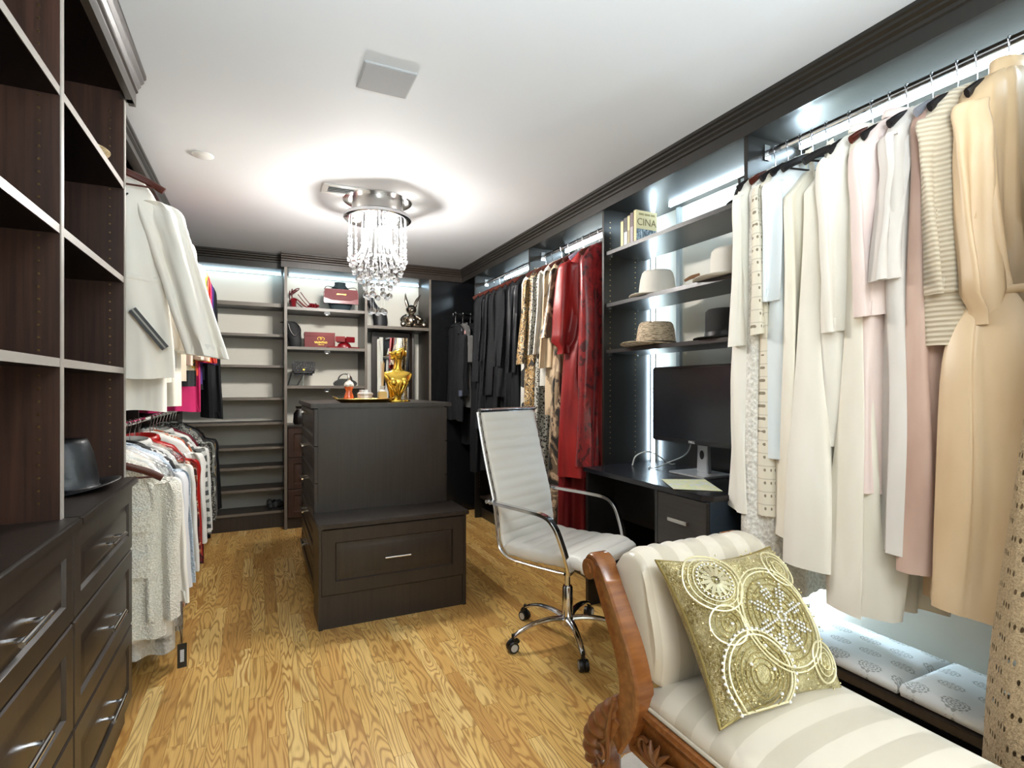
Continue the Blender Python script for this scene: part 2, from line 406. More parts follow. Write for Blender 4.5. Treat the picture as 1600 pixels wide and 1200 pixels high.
for a in ((1.0, 1.05, .928, 1.815), (1.375, 1.425, .928, 1.815), (1.05, 1.375, 1.765, 1.815), (1.05, 1.375, .928, .97)): fr.box(a[0], a[1], 5.33, 5.37, a[2], a[3])
fr.build('frame', ESP, m, bevel=.004)
B(1.05, 1.375, 5.345, 5.352, .97, 1.765).build('mirror_glass', pm('mirror_glass', '#e8ecec', .01, 1), m, smooth=False)
B(1.02, 1.405, 5.371, 5.38, .93, 1.81).build('backing', BLACKP, m)
# dark end panel of the corner closet
r = thing('corner_closet', 'corner hanging closet with black panels, jackets in its dark end', 'closet', (1.95, 4.98, 0))
B(1.541, 2.285, 5.14, 5.16, 0, 2.334).build('end_panel', pm('gloss_black_panel', '#0f1012', .22), r)
B(1.90, 2.285, 4.815, 5.14, 2.334, 2.352).build('top_panel', ESPD, r)
m = MB().tube([(1.72, 4.975, 1.985), (2.285, 4.975, 1.985)], .012, 10).build('rod', CHROME, r)
# ================================================================== right hand run of closets
def vp(y0, x0=1.885, x1=2.285, z0=0.0, z1=2.345, r=None, holes=True, ny=-1):
    s = MB(); s.box(x0, x1, y0, y0+.02, z0, z1); o = s.build('side_panel', ESPD, r, bevel=.001)
    return o
def rod(y0, y1, r, x=2.0, z=2.283):
    MB().tube([(x, y0, z), (x, y1, z)], .014, 12, rx=.007).build('rod', CHROME, r)
    for y in (y0, y1-.004): B(x-.018, x+.018, y, y+.004, z-.03, z+.035).build('rod_bracket', CHROME, r)
def hangbay(y0, y1, label, leftpanel=True):
    r = thing('hanging_closet', label, 'closet', (2.09, (y0+y1)/2, 0))
    if leftpanel: vp(y1, r=r)
    B(1.89, 2.285, y0, y1, 2.345, 2.365).build('top_panel', ESPD, r)
    s = B(1.93, 2.285, y0, y1, .19, .218).build('base_shelf', ESP, r, bevel=.002)
    B(1.95, 1.965, y0, y1, 0, .09).build('kick_board', ESP, r)
    rod(y0+.003, y1-.003, r)
    pins((1.93, 2.2), y1-.0005, .3, 2.2, 1, r) if leftpanel else None
    return r
hangbay(-.9, 1.62, 'long hanging closet of cream and tan dresses along the wall', leftpanel=False)
hangbay(2.69, 3.65, 'hanging closet bay of red and animal print dresses beside the hat shelves')
hangbay(3.67, 4.80, 'hanging closet bay filled with black garments near the corner')
led('cool white light strip above the cream dresses', 2.185, 2.2, -.8, 1.6, 2.33, 2.344)
led('cool white light strip above the red dresses', 2.185, 2.2, 2.72, 3.62, 2.33, 2.344)
led('cool white light strip above the black garments', 2.185, 2.2, 3.7, 4.78, 2.33, 2.344)
led('upright light strip on the closet panel behind the cream dresses', 2.24, 2.254, 1.603, 1.619, .28, 2.2, emit('led_upright', (.66, .86, 1), 110))
led('added fill strip out of view at the entrance end of the dress closet', 2.24, 2.254, -.88, -.864, .28, 2.2, bpy.data.materials['led_upright'])  # unseen strip added to brighten the closet wall
# desk bay
r = thing('hat_shelf_unit', 'dark shelf unit over the desk holding hats and books', 'shelves', (2.09, 2.15, 0))
vp(1.62, r=r); vp(2.67, r=r)
B(1.89, 2.285, 1.64, 2.67, 2.345, 2.365).build('top_panel', ESPD, r)
SH = (2.085, 1.77, 1.49)
for z in SH:
    B(1.90, 2.20, 1.641, 2.669, z-.022, z).build('shelf', ESPD, r, bevel=.001)
B(2.272, 2.286, 1.641, 2.669, .0, 1.36).build('back_panel', ESPD, r)
pins((1.93, 2.12), 2.6695, .86, 2.3, 1, r)
for z in SH:
    for x in (1.93, 2.13): B(x-.006, x+.006, 2.655, 2.67, z-.034, z-.022).build('shelf_clip', CHROME, r)
B(2.268, 2.29, 2.44, 2.47, 1.36, 2.345).build('wall_channel', pm('grey_channel', '#9fa6a6', .5), r)
led('cool white light strip above the books', 2.185, 2.2, 1.66, 2.44, 2.33, 2.344)
led('upright light strip running down the corner behind the hats', 2.236, 2.25, 2.640, 2.654, .1, 2.33, LED)
# baseboard in the back corner
struct('baseboard_right', B(2.27, 2.289, YN, 5.1, 0, .08), WALL)
# ================================================================== island with bench drawer
IX0, IX1, IY0, IY1 = .275, 1.065, 3.19, 4.15
r = thing('island_cabinet', 'tall dark drawer island in the middle of the oak floor', 'cabinet', ((IX0+IX1)/2, (IY0+IY1)/2, 0))
B(IX0+.022, IX1-.022, IY0, IY1, 0, 1.145).build('carcass', ESP, r, bevel=.002)
B(IX0-.018, IX1+.018, IY0-.03, IY1+.02, 1.145, 1.17).build('countertop', ESP, r, bevel=.004)
hz = [.09, .295, .505, .715, .925, 1.138]
for s, xf in ((-1, IX0+.022), (1, IX1-.022)):
    for a, b in zip(hz, hz[1:]):
        U = (0, s*1, 0) if s < 0 else (0, 1, 0)
        d = MB().panel((xf, IY1-.005 if s < 0 else IY0+.005, a+.004), (0, -1 if s < 0 else 1, 0), (0, 0, 1), (s, 0, 0), IY1-IY0-.01, b-a-.005, .022, .05).build('drawer', ESP, r, angle=20)
        bar_handle((xf+s*.022, (IY0+IY1)/2, b-.03 if s < 0 else (a+b)/2), (0, 1, 0), (s, 0, 0), .15, CHROME, d)
r = thing('bench_cabinet', 'low dark bench with one raised panel drawer against the island', 'bench', (.68, 3.045, 0))
bx0, bx1, by0, by1 = .275, 1.085, 2.905, 3.188
B(bx0, bx1, by0+.022, by1, 0, .527).build('carcass', ESP, r, bevel=.002)
m = MB().box(bx0-.008, bx1+.012, by0-.018, by1, .527, .551); m.build('bench_top', ESP, r, bevel=.004)
d = MB().panel((bx0+.012, by0+.022, .175), (1, 0, 0), (0, 0, 1), (0, -1, 0), bx1-bx0-.024, .345, .022, .07).build('drawer', ESP, r, angle=20)
bar_handle((.68, by0, .345), (1, 0, 0), (0, -1, 0), .14, NICKEL, d, r=.0055)
B(bx0, bx0+.02, by0+.003, by0+.024, 0, .527).build('stile', ESP, r); B(bx1-.02, bx1, by0+.003, by0+.024, 0, .527).build('stile', ESP, r)
B(bx0+.02, bx1-.02, by0+.012, by0+.023, 0, .172).build('toe_board', ESP, r)
# ================================================================== ceiling fittings
r = thing('ceiling_speaker', 'square white speaker grille flush in the ceiling', 'speaker', (.446, 2.08, CEIL))
m = MB().box(.346, .546, 1.985, 2.175, CEIL-.006, CEIL); m.build('frame', pm('grille_grey', '#a9a9a9', .7), r, bevel=.002)
B(.352, .54, 1.991, 2.169, CEIL-.0075, CEIL-.006).build('grille', pm('speaker_cloth', '#8f8f90', .8, bump=(900, .5, .001)), r)
r = thing('smoke_detector', 'small round white smoke detector cover on the ceiling', 'detector', (-.254, 3.13, CEIL))
MB().lathe([(.05, 0), (.05, -.003), (.046, -.005)], 32, (-.265, 3.16, CEIL)).build('cover', WHITEP, r)
r = thing('air_vent', 'rectangular white air vent in the ceiling beside the chandelier', 'vent', (.47, 3.31, CEIL))
m = MB(); vx0, vx1, vy0, vy1 = .335, .605, 3.27, 3.44
for a in ((vx0, vx1, vy0, vy0+.035), (vx0, vx1, vy1-.035, vy1), (vx0, vx0+.035, vy0+.035, vy1-.035), (vx1-.035, vx1, vy0+.035, vy1-.035)): m.box(a[0], a[1], a[2], a[3], CEIL-.005, CEIL)
m.build('frame', WHITEP, r, bevel=.002)
B(vx0+.035, vx1-.035, vy0+.035, vy1-.035, CEIL-.001, CEIL).build('backing', BLACKP, r)
for k in range(4):
    m = MB(); y = vy0+.047+k*.025; m.M = Matrix.Translation((0, y, CEIL-.004)) @ Matrix.Rotation(radians(20), 4, 'X')
    m.box(vx0+.036, vx1-.036, -.008, .008, -.001, .001); m.build('slat', WHITEP, r)
# ================================================================== crystal chandelier
def crystal():
    t = NT('crystal'); g = t.n('ShaderNodeBsdfGlossy', None, Color=(1, 1, 1, 1), Roughness=.03); tr = t.n('ShaderNodeBsdfTransparent', None, Color=(.96, .97, .98, 1))
    lw = t.n('ShaderNodeLayerWeight', None, Blend=.35)
    mx = t.n('ShaderNodeMixShader', None, i0=t.math('MULTIPLY_ADD', lw.outputs['Facing'], .75, .12, clamp=True), i1=tr, i2=g)
    t.t.links.new(mx.outputs[0], t.out.inputs[0]); return t.m
def bead():
    t = NT('cut_bead'); g = t.n('ShaderNodeBsdfGlossy', None, Color=(1, 1, 1, 1), Roughness=.06); d = t.n('ShaderNodeBsdfDiffuse', None, Color=(.6, .61, .64, 1)); tl = t.n('ShaderNodeBsdfTranslucent', None, Color=(.5, .51, .54, 1))
    a = t.n('ShaderNodeMixShader', None, i0=.5, i1=d, i2=tl); b = t.n('ShaderNodeMixShader', None, i0=.35, i1=a, i2=g)
    tr = t.n('ShaderNodeBsdfTransparent'); c = t.n('ShaderNodeMixShader', None, i0=.45, i1=b, i2=tr)
    t.t.links.new(c.outputs[0], t.out.inputs[0]); return t.m
CRY = crystal(); BEAD = bead()
t = NT('crystal_glass_ball'); g = t.n('ShaderNodeBsdfGlass', None, Color=(1, 1, 1, 1), Roughness=.0, IOR=1.5); t.t.links.new(g.outputs[0], t.out.inputs[0]); BALL = t.m
r = thing('chandelier', 'flush crystal chandelier with beaded strands and hanging glass balls', 'chandelier', (CH[0], CH[1], CEIL))
cx, cy = CH
MB().lathe([(.215, 0), (.215, -.006), (.175, -.01)], 48, (cx, cy, CEIL)).build('ceiling_plate', CHROME, r)
MB().lathe([(.16, -.008), (.16, -.085)], 48, (cx, cy, CEIL)).build('drum', pm('satin_steel', '#b9b7b4', .3, 1), r)
MB().lathe([(.15, .03), (.205, .03), (.212, .024), (.212, .006), (.205, 0), (.19, -.002)], 48, (cx, cy, CHZ)).build('mirror_plate', CHROME, r)
bulb = emit('halogen_bulb', (1, .94, .85), 40)
for k in range(5):
    a = k*2*pi/5+.45; px, py = cx+.13*cos(a), cy+.13*sin(a)
    q = MB().lathe([(.03, 0), (.028, -.006), (.023, -.007)], 20, (px, py, CHZ-.002)).build('bulb_ring', CHROME, r)
    MB().lathe([(.0225, 0), (.02, -.0045)], 16, (px, py, CHZ-.0075)).build('bulb', bulb, q)
random.seed(3)
def strand(m, pts, nb, br):
    m.tube(pts, .0007, 5)
    L = len(pts)
    for k in range(nb):
        f = (k+.7)/nb*(L-1); i = min(int(f), L-2); p = Vector(pts[i]).lerp(Vector(pts[i+1]), f-i)
        m.sphere(p, br, 6, 4)
WIRE = pm('strand_wire', '#e8e8ea', .25, 1)
balls = []
for k in range(22):        # straight outer strands on a ring
    a = k*2*pi/22; rr = .178; x, y = cx+rr*cos(a), cy+rr*sin(a); L = .245
    m = MB(); m.tube([(x, y, CHZ), (x, y, CHZ-L)], .0009, 5)
    for b in range(4): m.sphere((x, y, CHZ-.09-.035*b-.03*random.random()), .0065, 6, 4, (1.3, 1.3, .7))
    for b in range(3): m.sphere((x, y, CHZ-L+.012+.02*b), .0075, 6, 4)
    m.build('outer_strand', BEAD, r); balls.append((x, y, CHZ-L-.013, .0135))
for k in range(20):        # beaded bell of inner strands
    a = k*2*pi/20; pts = []
    for i in range(15):
        t = i/14; rr = .075+.006*t+.085*t**3; pts.append((cx+rr*cos(a), cy+rr*sin(a), CHZ-.005-.275*t+.03*max(0, t-.8)))
    m = MB(); strand(m, pts, 26, .0046); m.build('beaded_strand', BEAD, r); balls.append((pts[-1][0], pts[-1][1], pts[-1][2]-.016, .0135))
def drop(rr, n, z, a0, br=.016):
    for k in range(n):
        a = a0+k*2*pi/n; x, y = cx+rr*cos(a), cy+rr*sin(a)
        MB().tube([(x, y, CHZ-.26), (x, y, z+br)], .0006, 5).build('drop_wire', WIRE, r); balls.append((x, y, z, br))
drop(.15, 12, CHZ-.335, .1); drop(.125, 12, CHZ-.385, .3); drop(.1, 10, CHZ-.36, 0); drop(.085, 8, CHZ-.43, .2); drop(.075, 7, CHZ-.485, .5, .02); drop(.045, 5, CHZ-.585, .1, .02)
pb = None
for (x, y, z, br) in balls:
    if pb is None:
        pb = MB().sphere((0, 0, 0), 1, 14, 10); pb = pb.build('crystal_ball', BALL, r); o = pb
        pb.location = (0, 0, 0)
    else:
        o = pb.copy(); COL.objects.link(o)
    o.location = Vector((x, y, z))-r.location; o.scale = (br, br, br)
# ================================================================== office chair (local: x forward, y to its left side)
r = thing('office_chair', 'white ribbed high back office chair with chrome arms and castors', 'chair', (1.394, 2.287, 0), radians(-65))
WL = pm('white_leatherette', '#dcd8d0', .42, bump=(140, .06, .001))
def ribsheet(pts, hw, th, ribs, name, y0=0):
    P = smoothpts(pts, 16); n = len(P); L = [0]
    for a, b in zip(P, P[1:]): L.append(L[-1]+(b-a).length)
    rings = []
    for i, p in enumerate(P):
        t = (P[min(i+1, n-1)]-P[max(i-1, 0)]).normalized(); nn = Vector((-t.z, 0, t.x))
        rib = abs(sin(pi*L[i]/ribs))**.35*.010-.008
        e = min(L[i], L[-1]-L[i]); k = min(1, e/.02)**.5
        ring = []
        for j in range(24):
            a = 2*pi*j/24; yy = hw*(abs(cos(a))**.25)*(1 if cos(a) > 0 else -1); d = (abs(sin(a))**.5)*(1 if sin(a) > 0 else -1)
            ring.append(p+Vector((0, yy, 0))+nn*d*(th/2*k+rib*k))
        rings.append(ring)
    return MB().loops(rings)
back = [(-.385, 0, 1.135), (-.36, 0, 1.02), (-.32, 0, .86), (-.275, 0, .70), (-.255, 0, .58), (-.245, 0, .50), (-.225, 0, .455)]
ribsheet(back, .222, .026, .052, 'back').build('backrest', WL, r, local=True, angle=80)
seat = [(-.225, 0, .468), (-.1, 0, .462), (.06, 0, .468), (.17, 0, .476), (.225, 0, .468), (.255, 0, .44)]
ribsheet(seat, .232, .075, .075, 'seat').build('seat', WL, r, local=True, angle=80)
MB().tube([(-.388, -.232, 1.14), (-.388, .232, 1.14)], .013, 14).build('top_bar', CHROME, r, local=True)
for s in (-1, 1):
    path = smoothpts([(a[0]-.012, s*.233, a[2]) for a in back]+[(-.18, s*.233, .425), (-.05, s*.233, .418), (.14, s*.233, .42)], 6)
    MB().tube(path, .011, 10, rx=.007, up=(0, 1, 0)).build('side_rail', CHROME, r, local=True)
    ap = smoothpts([(-.295, s*.262, .695), (-.2, s*.268, .69), (-.05, s*.275, .685), (.06, s*.276, .675), (.115, s*.275, .635), (.15, s*.27, .56), (.175, s*.262, .48), (.185, s*.255, .43)], 6)
    a = MB().sweep(ap, [(-.016, -.008), (.016, -.008), (.016, .008), (-.016, .008)], (0, 0, 1)).build('armrest', CHROME, r, local=True, bevel=.003)
    for px, pz in ((-.292, .695), (-.268, .693)):
        MB().tube([(px, s*.25, pz), (px, s*.284, pz)], .009, 12).build('bolt', NICKEL, a, local=True).location -= a.location
    MB().tube([(.182, s*.235, .445), (.182, s*.272, .445)], .012, 12).build('bolt', NICKEL, a, local=True).location -= a.location
B(-.1, .1, -.09, .09, .395, .425).build('seat_plate', BLACKP, r, local=True, bevel=.004)
MB().tube([(0, 0, .42), (0, 0, .26)], .014, 16).build('gas_piston', CHROME, r, local=True)
MB().lathe([(.022, .27), (.026, .262), (.027, .12), (.036, .115), (.036, .09), (.03, .075)], 24).build('column', CHROME, r, local=True)
MB().tube([(-.02, .06, .40), (-.06, .16, .385), (-.07, .19, .37)], .005, 8).build('lever', BLACKP, r, local=True)
for k in range(5):
    a = radians(-179.5-(-65)+72*k-0.5+0); Rm = Matrix.Rotation(a, 4, 'Z')
    m = MB(); m.M = Rm
    m.sweep(smoothpts([(.02, 0, .108), (.1, 0, .118), (.19, 0, .112), (.265, 0, .09), (.30, 0, .07)], 4), [(.017*cos(q*pi/5), .012*sin(q*pi/5)) for q in range(10)], scale=lambda t: 1.15-.5*t)
    m.build('base_leg', CHROME, r, local=True)
    c = MB(); c.M = Rm; c.tube([(.302, 0, .085), (.302, 0, .05)], .008, 10); c.tube(arc((.302, .032), .026, .2, pi-.2, 8), .005, 8, rx=.012, up=(0, 1, 0))
    c = c.build('caster', BLACKP, r, local=True)
    for s in (-1, 1):
        w = MB(); w.M = Rm @ Matrix.Translation((.305, s*.012, .026)) @ Matrix.Rotation(radians(90), 4, 'X')
        w.lathe([(.018, -.009), (.0255, -.009), (.026, -.006), (.026, .006), (.0255, .009), (.018, .009)], 20)
        w = w.build('wheel', BLACKP, c, local=True); w.location -= c.location
    for s in (-1, 1):
        hb = MB(); hb.M = Rm @ Matrix.Translation((.305, s*.0195, .026)) @ Matrix.Rotation(radians(90), 4, 'X')
        hb.lathe([(.009, -.003), (.0175, -.003), (.0175, .003), (.009, .003)], 18)
        hb = hb.build('hub_ring', pm('grey_hub', '#b4b4b2', .4), c, local=True); hb.location -= c.location
# ================================================================== desk, screen
DZ = .80
r = thing('desk', 'black wood desk with drawer pedestal built under the hat shelves', 'desk', (1.98, 2.14, 0))
m = MB().prism([(1.70, 2.615), (1.70, 1.70), (1.735, 1.665), (1.92, 1.645), (2.27, 1.645), (2.27, 2.665), (1.89, 2.665), (1.89, 2.615)], 'z', DZ-.025, DZ)
m.build('desktop', pm('desk_black', '#17161a', .24), r, bevel=.002)
DW = wood_dark('desk_wood_black', '#131213', '#1d1a18', .3, (3, 3, 60))
DFR = wood_dark('desk_drawer_wood', '#1f1b18', '#2d2722', .4, (60, 3, 70))
B(1.715, 2.26, 2.585, 2.61, 0, DZ-.025).build('side_panel', DW, r)
B(1.9, 1.915, 2.0, 2.585, .5, DZ-.025).build('modesty_panel', DW, r)
B(1.718, 2.26, 1.668, 1.99, 0, DZ-.025).build('pedestal', pm('desk_side', '#2a323a', .22), r)
B(1.70, 1.718, 1.976, 1.994, 0, DZ-.025).build('stile', DW, r)
for a, b in ((.53, .772), (.29, .524), (.04, .284)):
    d = B(1.698, 1.717, 1.668, 1.972, a, b).build('drawer', DFR, r, bevel=.002)
    h = MB(); zc = (a+b)/2+.015
    h.box(1.672, 1.69, 1.76, 1.88, zc-.008, zc+.008)
    for y in (1.77, 1.86): h.box(1.688, 1.70, y, y+.012, zc-.006, zc+.006)
    h.build('handle', NICKEL, d, bevel=.002)
r = thing('computer_monitor', 'black computer monitor on a silver stand on the desk', 'monitor', (2.13, 2.1, DZ), radians(0))
MX = 2.05
m = MB().box(MX, MX+.035, 1.80, 2.43, .962, 1.378); m.build('housing', pm('monitor_black', '#141416', .35), r, bevel=.006)
B(MX-.0008, MX+.001, 1.812, 2.418, .985, 1.366).build('screen', pm('screen_dark', '#1c1e22', .22), r)
sil = pm('silver_plastic', '#b8babd', .32, .7)
m = MB().box(2.0, 2.22, 1.98, 2.24, DZ, DZ+.012); m.build('stand_base', sil, r, bevel=.005)
st = MB(); 
for a in ((2.065, 2.15, .812, .90), (2.065, 2.09, .90, .95), (2.125, 2.15, .90, .95), (2.065, 2.15, .95, 1.12)): pass
st.loops([[(2.115, y, z), (2.145, y, z), (2.145, y2, z), (2.115, y2, z)] for y, y2, z in ((2.07, 2.15, .812), (2.075, 2.145, .9), (2.078, 2.142, 1.16))])
st.build('stand_neck', sil, r, bevel=.004)
m = MB(); m.M = Matrix.Translation((2.1145, 2.11, .905)) @ Matrix.Rotation(radians(90), 4, 'Y'); m.lathe([(.015, -.001), (.015, .001)], 20, sx=1.6); m.build('cable_hole', BLACKP, r)
B(MX+.035, 2.13, 2.05, 2.17, 1.1, 1.24).build('mount', BLACKP, r, bevel=.004)
text('logo', 'DELL', .017, (MX-.0015, 2.115, .973), (radians(90), 0, radians(-90)), pm('logo_silver', '#d8d8d8', .4), r, sx=1.2)
o = MB().tube(smoothpts([(2.14, 2.2, 1.05), (2.16, 2.26, .9), (2.1, 2.36, .83), (2.03, 2.38, .806), (2.0, 2.4, .806), (2.05, 2.44, .806)], 8), .0035, 8).build('monitor_cable', pm('cable_grey', '#8a8a88', .5)); tag(o, 'grey cable running from the back of the monitor onto the desk', 'cable')
o = MB().tube(smoothpts([(1.98, 2.52, .804), (2.0, 2.51, .86), (2.06, 2.48, .885), (2.12, 2.46, .86), (2.2, 2.45, .81), (2.24, 2.45, .805)], 8), .004, 8).build('looped_cable', pm('cable_white', '#b8b8b4', .5)); tag(o, 'pale cable arching up from the far end of the desk', 'cable')
t = NT('map_paper'); v = t.coord('Object', (18, 18, 18)); f = t.noise(v, 1, 3)
t.P(Base_Color=t.ramp(f, [(.4, lin('#d6d3b4')), (.5, lin('#c9cf9c')), (.58, lin('#c7cdd0')), (.7, lin('#d8d5bd'))]), Roughness=.7)
m = MB()
rng = [(-.15, -.1), (.13, -.11), (.15, .1), (-.13, .11)]
m.M = Matrix.Translation((1.84, 1.91, DZ)) @ Matrix.Rotation(radians(62), 4, 'Z')
m.loops([[(x, y, z+.004*((i % 2))) for i, (x, y) in enumerate(rng)] for z in (.0005, .0016)])
tag(m.build('paper_sheet', t.m, smooth=False), 'pale green printed paper sheet lying on the desk', 'paper')
# ---------------------------------------------------------------- hats and books on the shelves
def hat(name, label, loc, mat, br=.165, cr=.088, ch=.11, dent=.02, el=1.12, rot=0, flop=.012, taper=.9, band=None, cat='hat', bandh=.022, gr=None, curl=.0):
    h = MB(); n = 48; rings = []
    def ring(rad, z, fl=0): return [(rad*el*cos(2*pi*i/n), rad*sin(2*pi*i/n), z+fl*(cos(4*pi*i/n)*.6+.4*sin(2*pi*i/n+1))) for i in range(n)]
    for rad, z, fl in ((cr*.96, .006, 0), (br*.75, .004+flop*.3, flop*.5), (br, flop+.002, flop), (br+.003, flop+.005, flop), (br, flop+.008, flop), (br*.72, .010+flop*.3, flop*.5), (cr*1.08, .012, 0), (cr, .018, 0), (cr*.985, ch*.3, 0), (cr*(1+taper)/2, ch*.7, 0), (cr*taper, ch*.93, 0), (cr*taper*.9, ch, 0), (cr*taper*.6, ch-dent*.3, 0), (cr*taper*.25, ch-dent, 0)):
        rings.append(ring(rad, z, fl))
    h.loops(rings, False, True)
    o = h.build(name, mat, None, angle=75)
    mz = min((o.matrix_basis @ v.co).z for v in o.data.vertices)
    o.location = Vector(loc)+Vector((0, 0, o.location.z-mz)); o.rotation_euler = (0, 0, rot)
    tag(o, label, cat, gr)
    if band:
        b = MB(); b.loops([ring(cr*1.01, .016), ring(cr*1.025, .018), ring(cr*1.01, .016+bandh), ring(cr*.99, .016+bandh)], False, False)
        bb = b.build('hat_band', band, o, local=True); bb.location -= Vector((0, 0, (ch+flop*0)/2)); bb.location.z = .016+bandh/2-(ch+.0)/2+.0
    return o
FELT = pm('white_felt', '#d9d3c8', .9, bump=(300, .1, .001)); 
def straw(name, a, b):
    t = NT(name); f = t.noise(t.coord('Object', (40, 40, 160)), 1, 4, .6); t.P(Base_Color=t.ramp(f, [(.35, lin(a)), (.6, lin(b))]), Roughness=.8); t.bump(f, .5, .003); return t.m
STR = straw('straw_grey_tan', '#7d6a54', '#cbb89c'); STRL = straw('straw_light', '#a88a5c', '#dcc89c')
hat('felt_hat', 'plain white felt hat on the middle shelf over the desk', (2.03, 2.36, SH[1]), FELT, .15, .1, .15, .012, 1.05, 0, .006, .82)
hat('banded_hat', 'white felt hat with a brown cord band and feather trim on the middle shelf', (2.03, 1.83, SH[1]), FELT, .175, .1, .15, .012, 1.1, .3, .004, .94, pm('brown_cord', '#5b3a20', .6), bandh=.012)
o = MB().tube(smoothpts([(1.95, 1.955, SH[1]+.032), (1.925, 1.985, SH[1]+.024), (1.905, 2.01, SH[1]+.008)], 6), .012, 8, rx=.007, scale=lambda t: 1-.5*t).build('feather', pm('feather_brown', '#7a5230', .7), bpy.data.objects['banded_hat'], local=False)
hat('straw_hat', 'tan woven straw hat with wide brim on the lowest hat shelf', (2.02, 2.36, SH[2]), STR, .185, .105, .14, .0, 1.12, .2, .014, .84, pm('bead_band', '#3a2a20', .5, bump=(200, .8, .004)), bandh=.014)
BF = pm('black_felt', '#151311', .85, bump=(260, .2, .001))
h = hat('black_hat', 'black felt hat with tall crown resting on the lowest hat shelf', (2.04, 1.87, SH[2]), BF, .15, .1, .15, .01, 1.1, .1, .004, .97, pm('black_ribbon', '#080808', .4))
hat('upturned_brim_hat', 'small black hat beside the standing frame on the top shelf', (2.0, 1.70, SH[0]), BF, .1, .075, .08, .005, 1.1, .2, .003, .85)
def book(label, x, y, z, w, d, hh, cov, rot=0, group=None, stripe=None):
    """w thickness along y, d depth along x, spine towards -x"""
    r = thing('book', label, 'book', (x, y, z), rot, group)
    c = MB().box(0, d, -w/2, -w/2+.003, 0, hh); c.box(0, d, w/2-.003, w/2, 0, hh); c.box(0, .003, -w/2+.003, w/2-.003, 0, hh)
    c.build('cover', cov, r, local=True); B(.004, d-.003, -w/2+.0035, w/2-.0035, .003, hh-.003).build('pages', pm('book_pages', '#d9d0b8', .8), r, local=True)
    if stripe: B(-.0006, 0, -w/2+.002, w/2-.002, hh*stripe[0], hh*stripe[1]).build('spine_label', stripe[2], r, local=True)
    return r
bz = SH[0]
cream = pm('book_cream', '#c9ba8c', .6); bd = pm('book_dark', '#2a2320', .5); bp = pm('book_plum', '#5a4a4c', .55); bk = pm('book_black', '#15140f', .5); silv = pm('book_silver', '#b9bcb8', .5)
book('black book with cream spine label, first of the row on the top shelf', 1.925, 2.545, bz, .028, .11, .16, bk, stripe=(.05, .95, cream))
book('black book with silver spine patch between the cream books', 1.925, 2.512, bz, .032, .11, .165, bd, stripe=(.04, .5, silv))
book('olive book with yellowed spine in the top shelf row', 1.925, 2.483, bz, .022, .11, .17, pm('book_olive', '#8d815c', .55), stripe=(.5, .97, cream))
book('plum book with a lilac spine label in the top shelf row', 1.925, 2.455, bz, .028, .11, .178, bp, stripe=(.06, .55, pm('book_lilac', '#8f858c', .5)))
rb = book('cream photo book whose front cover reads CINA', 1.925, 2.43, bz, .02, .15, .185, cream)
CR = [o for o in rb.children if o.name.startswith('cover')][0]
rb.location.y = 2.426
t = NT('photo_print'); f = t.noise(t.coord('Object', (70, 1, 40)), 1, 4, .7); t.P(Base_Color=t.ramp(f, [(.38, lin('#141c26')), (.5, lin('#3f5566')), (.62, lin('#b7c4c8'))]), Roughness=.3)
B(.004, .146, -.0108, -.01, .004, .08).build('cover_photo', t.m, rb, local=True)
text('cover_title', 'CINA', .058, (.075, -.0108, .118), (radians(90), 0, 0), pm('title_brown', '#6b5a30', .6), rb, local=True, depth=.0004, sx=1.0)
for i, (a, b) in enumerate(((.02, .055), (.06, .10), (.105, .135))):
    B(a, b, -.0106, -.01, .158, .170).build('cover_line', pm('title_tan', '#8d7d4c', .6), rb, local=True)
r = thing('picture_frame', 'black edged glass frame standing on the top shelf', 'frame', (2.12, 1.79, bz))
m = MB()
for a in ((1.71, 1.72, 0, .2), (1.86, 1.87, 0, .2), (1.72, 1.86, 0, .01), (1.72, 1.86, .19, .2)): m.box(2.11, 2.125, a[0], a[1], bz+a[2], bz+a[3])
m.build('frame', BLACKP, r); B(2.114, 2.12, 1.72, 1.86, bz+.01, bz+.19).build('print', pm('pale_print', '#b9d2d8', .3, vary=(14, '#e4ecec')), r)
# ================================================================== chaise longue
WOODC = NT('carved_walnut'); f_ = WOODC.noise(WOODC.coord('Object', (6, 40, 40)), 1, 4, .6)
WOODC.P(Base_Color=WOODC.mix(WOODC.ramp(f_, [(.3, (0, 0, 0)), (.7, (1, 1, 1))]), lin('#6b3d1c'), lin('#8f5a2e')), Roughness=.26, Coat_Weight=.35, Coat_Roughness=.15); WOODC = WOODC.m
WCAR = pm('carved_walnut_relief', '#6e4122', .32, coat=.4, bump=(90, .25, .002))
def stripe_fab(name, axis, period=.075):
    t = NT(name); tc = t.n('ShaderNodeTexCoord'); sp = t.n('ShaderNodeSeparateXYZ'); t.t.links.new(tc.outputs['Object'], sp.inputs[0])
    w = t.math('SINE', t.math('MULTIPLY', sp.outputs[axis], 2*pi/period)); k = t.math('MULTIPLY_ADD', w, 12, .5, clamp=True)
    t.P(Base_Color=t.mix(k, lin('#bbb09d'), lin('#cbc0ae')), Roughness=t.math('MULTIPLY_ADD', k, .3, .34), Sheen_Weight=.25)
    t.bump(t.noise(t.coord('Object', (300, 300, 300)), 1, 2), .06, .001); return t.m
SATY = stripe_fab('cream_satin_stripe', 'Y', .11); SATX = stripe_fab('cream_satin_stripe_back', 'X', .11)
CX0, CX1 = .905, 1.43
r = thing('chaise_longue', 'carved wood chaise longue upholstered in cream striped satin', 'chaise', ((CX0+CX1)/2, .7, 0))
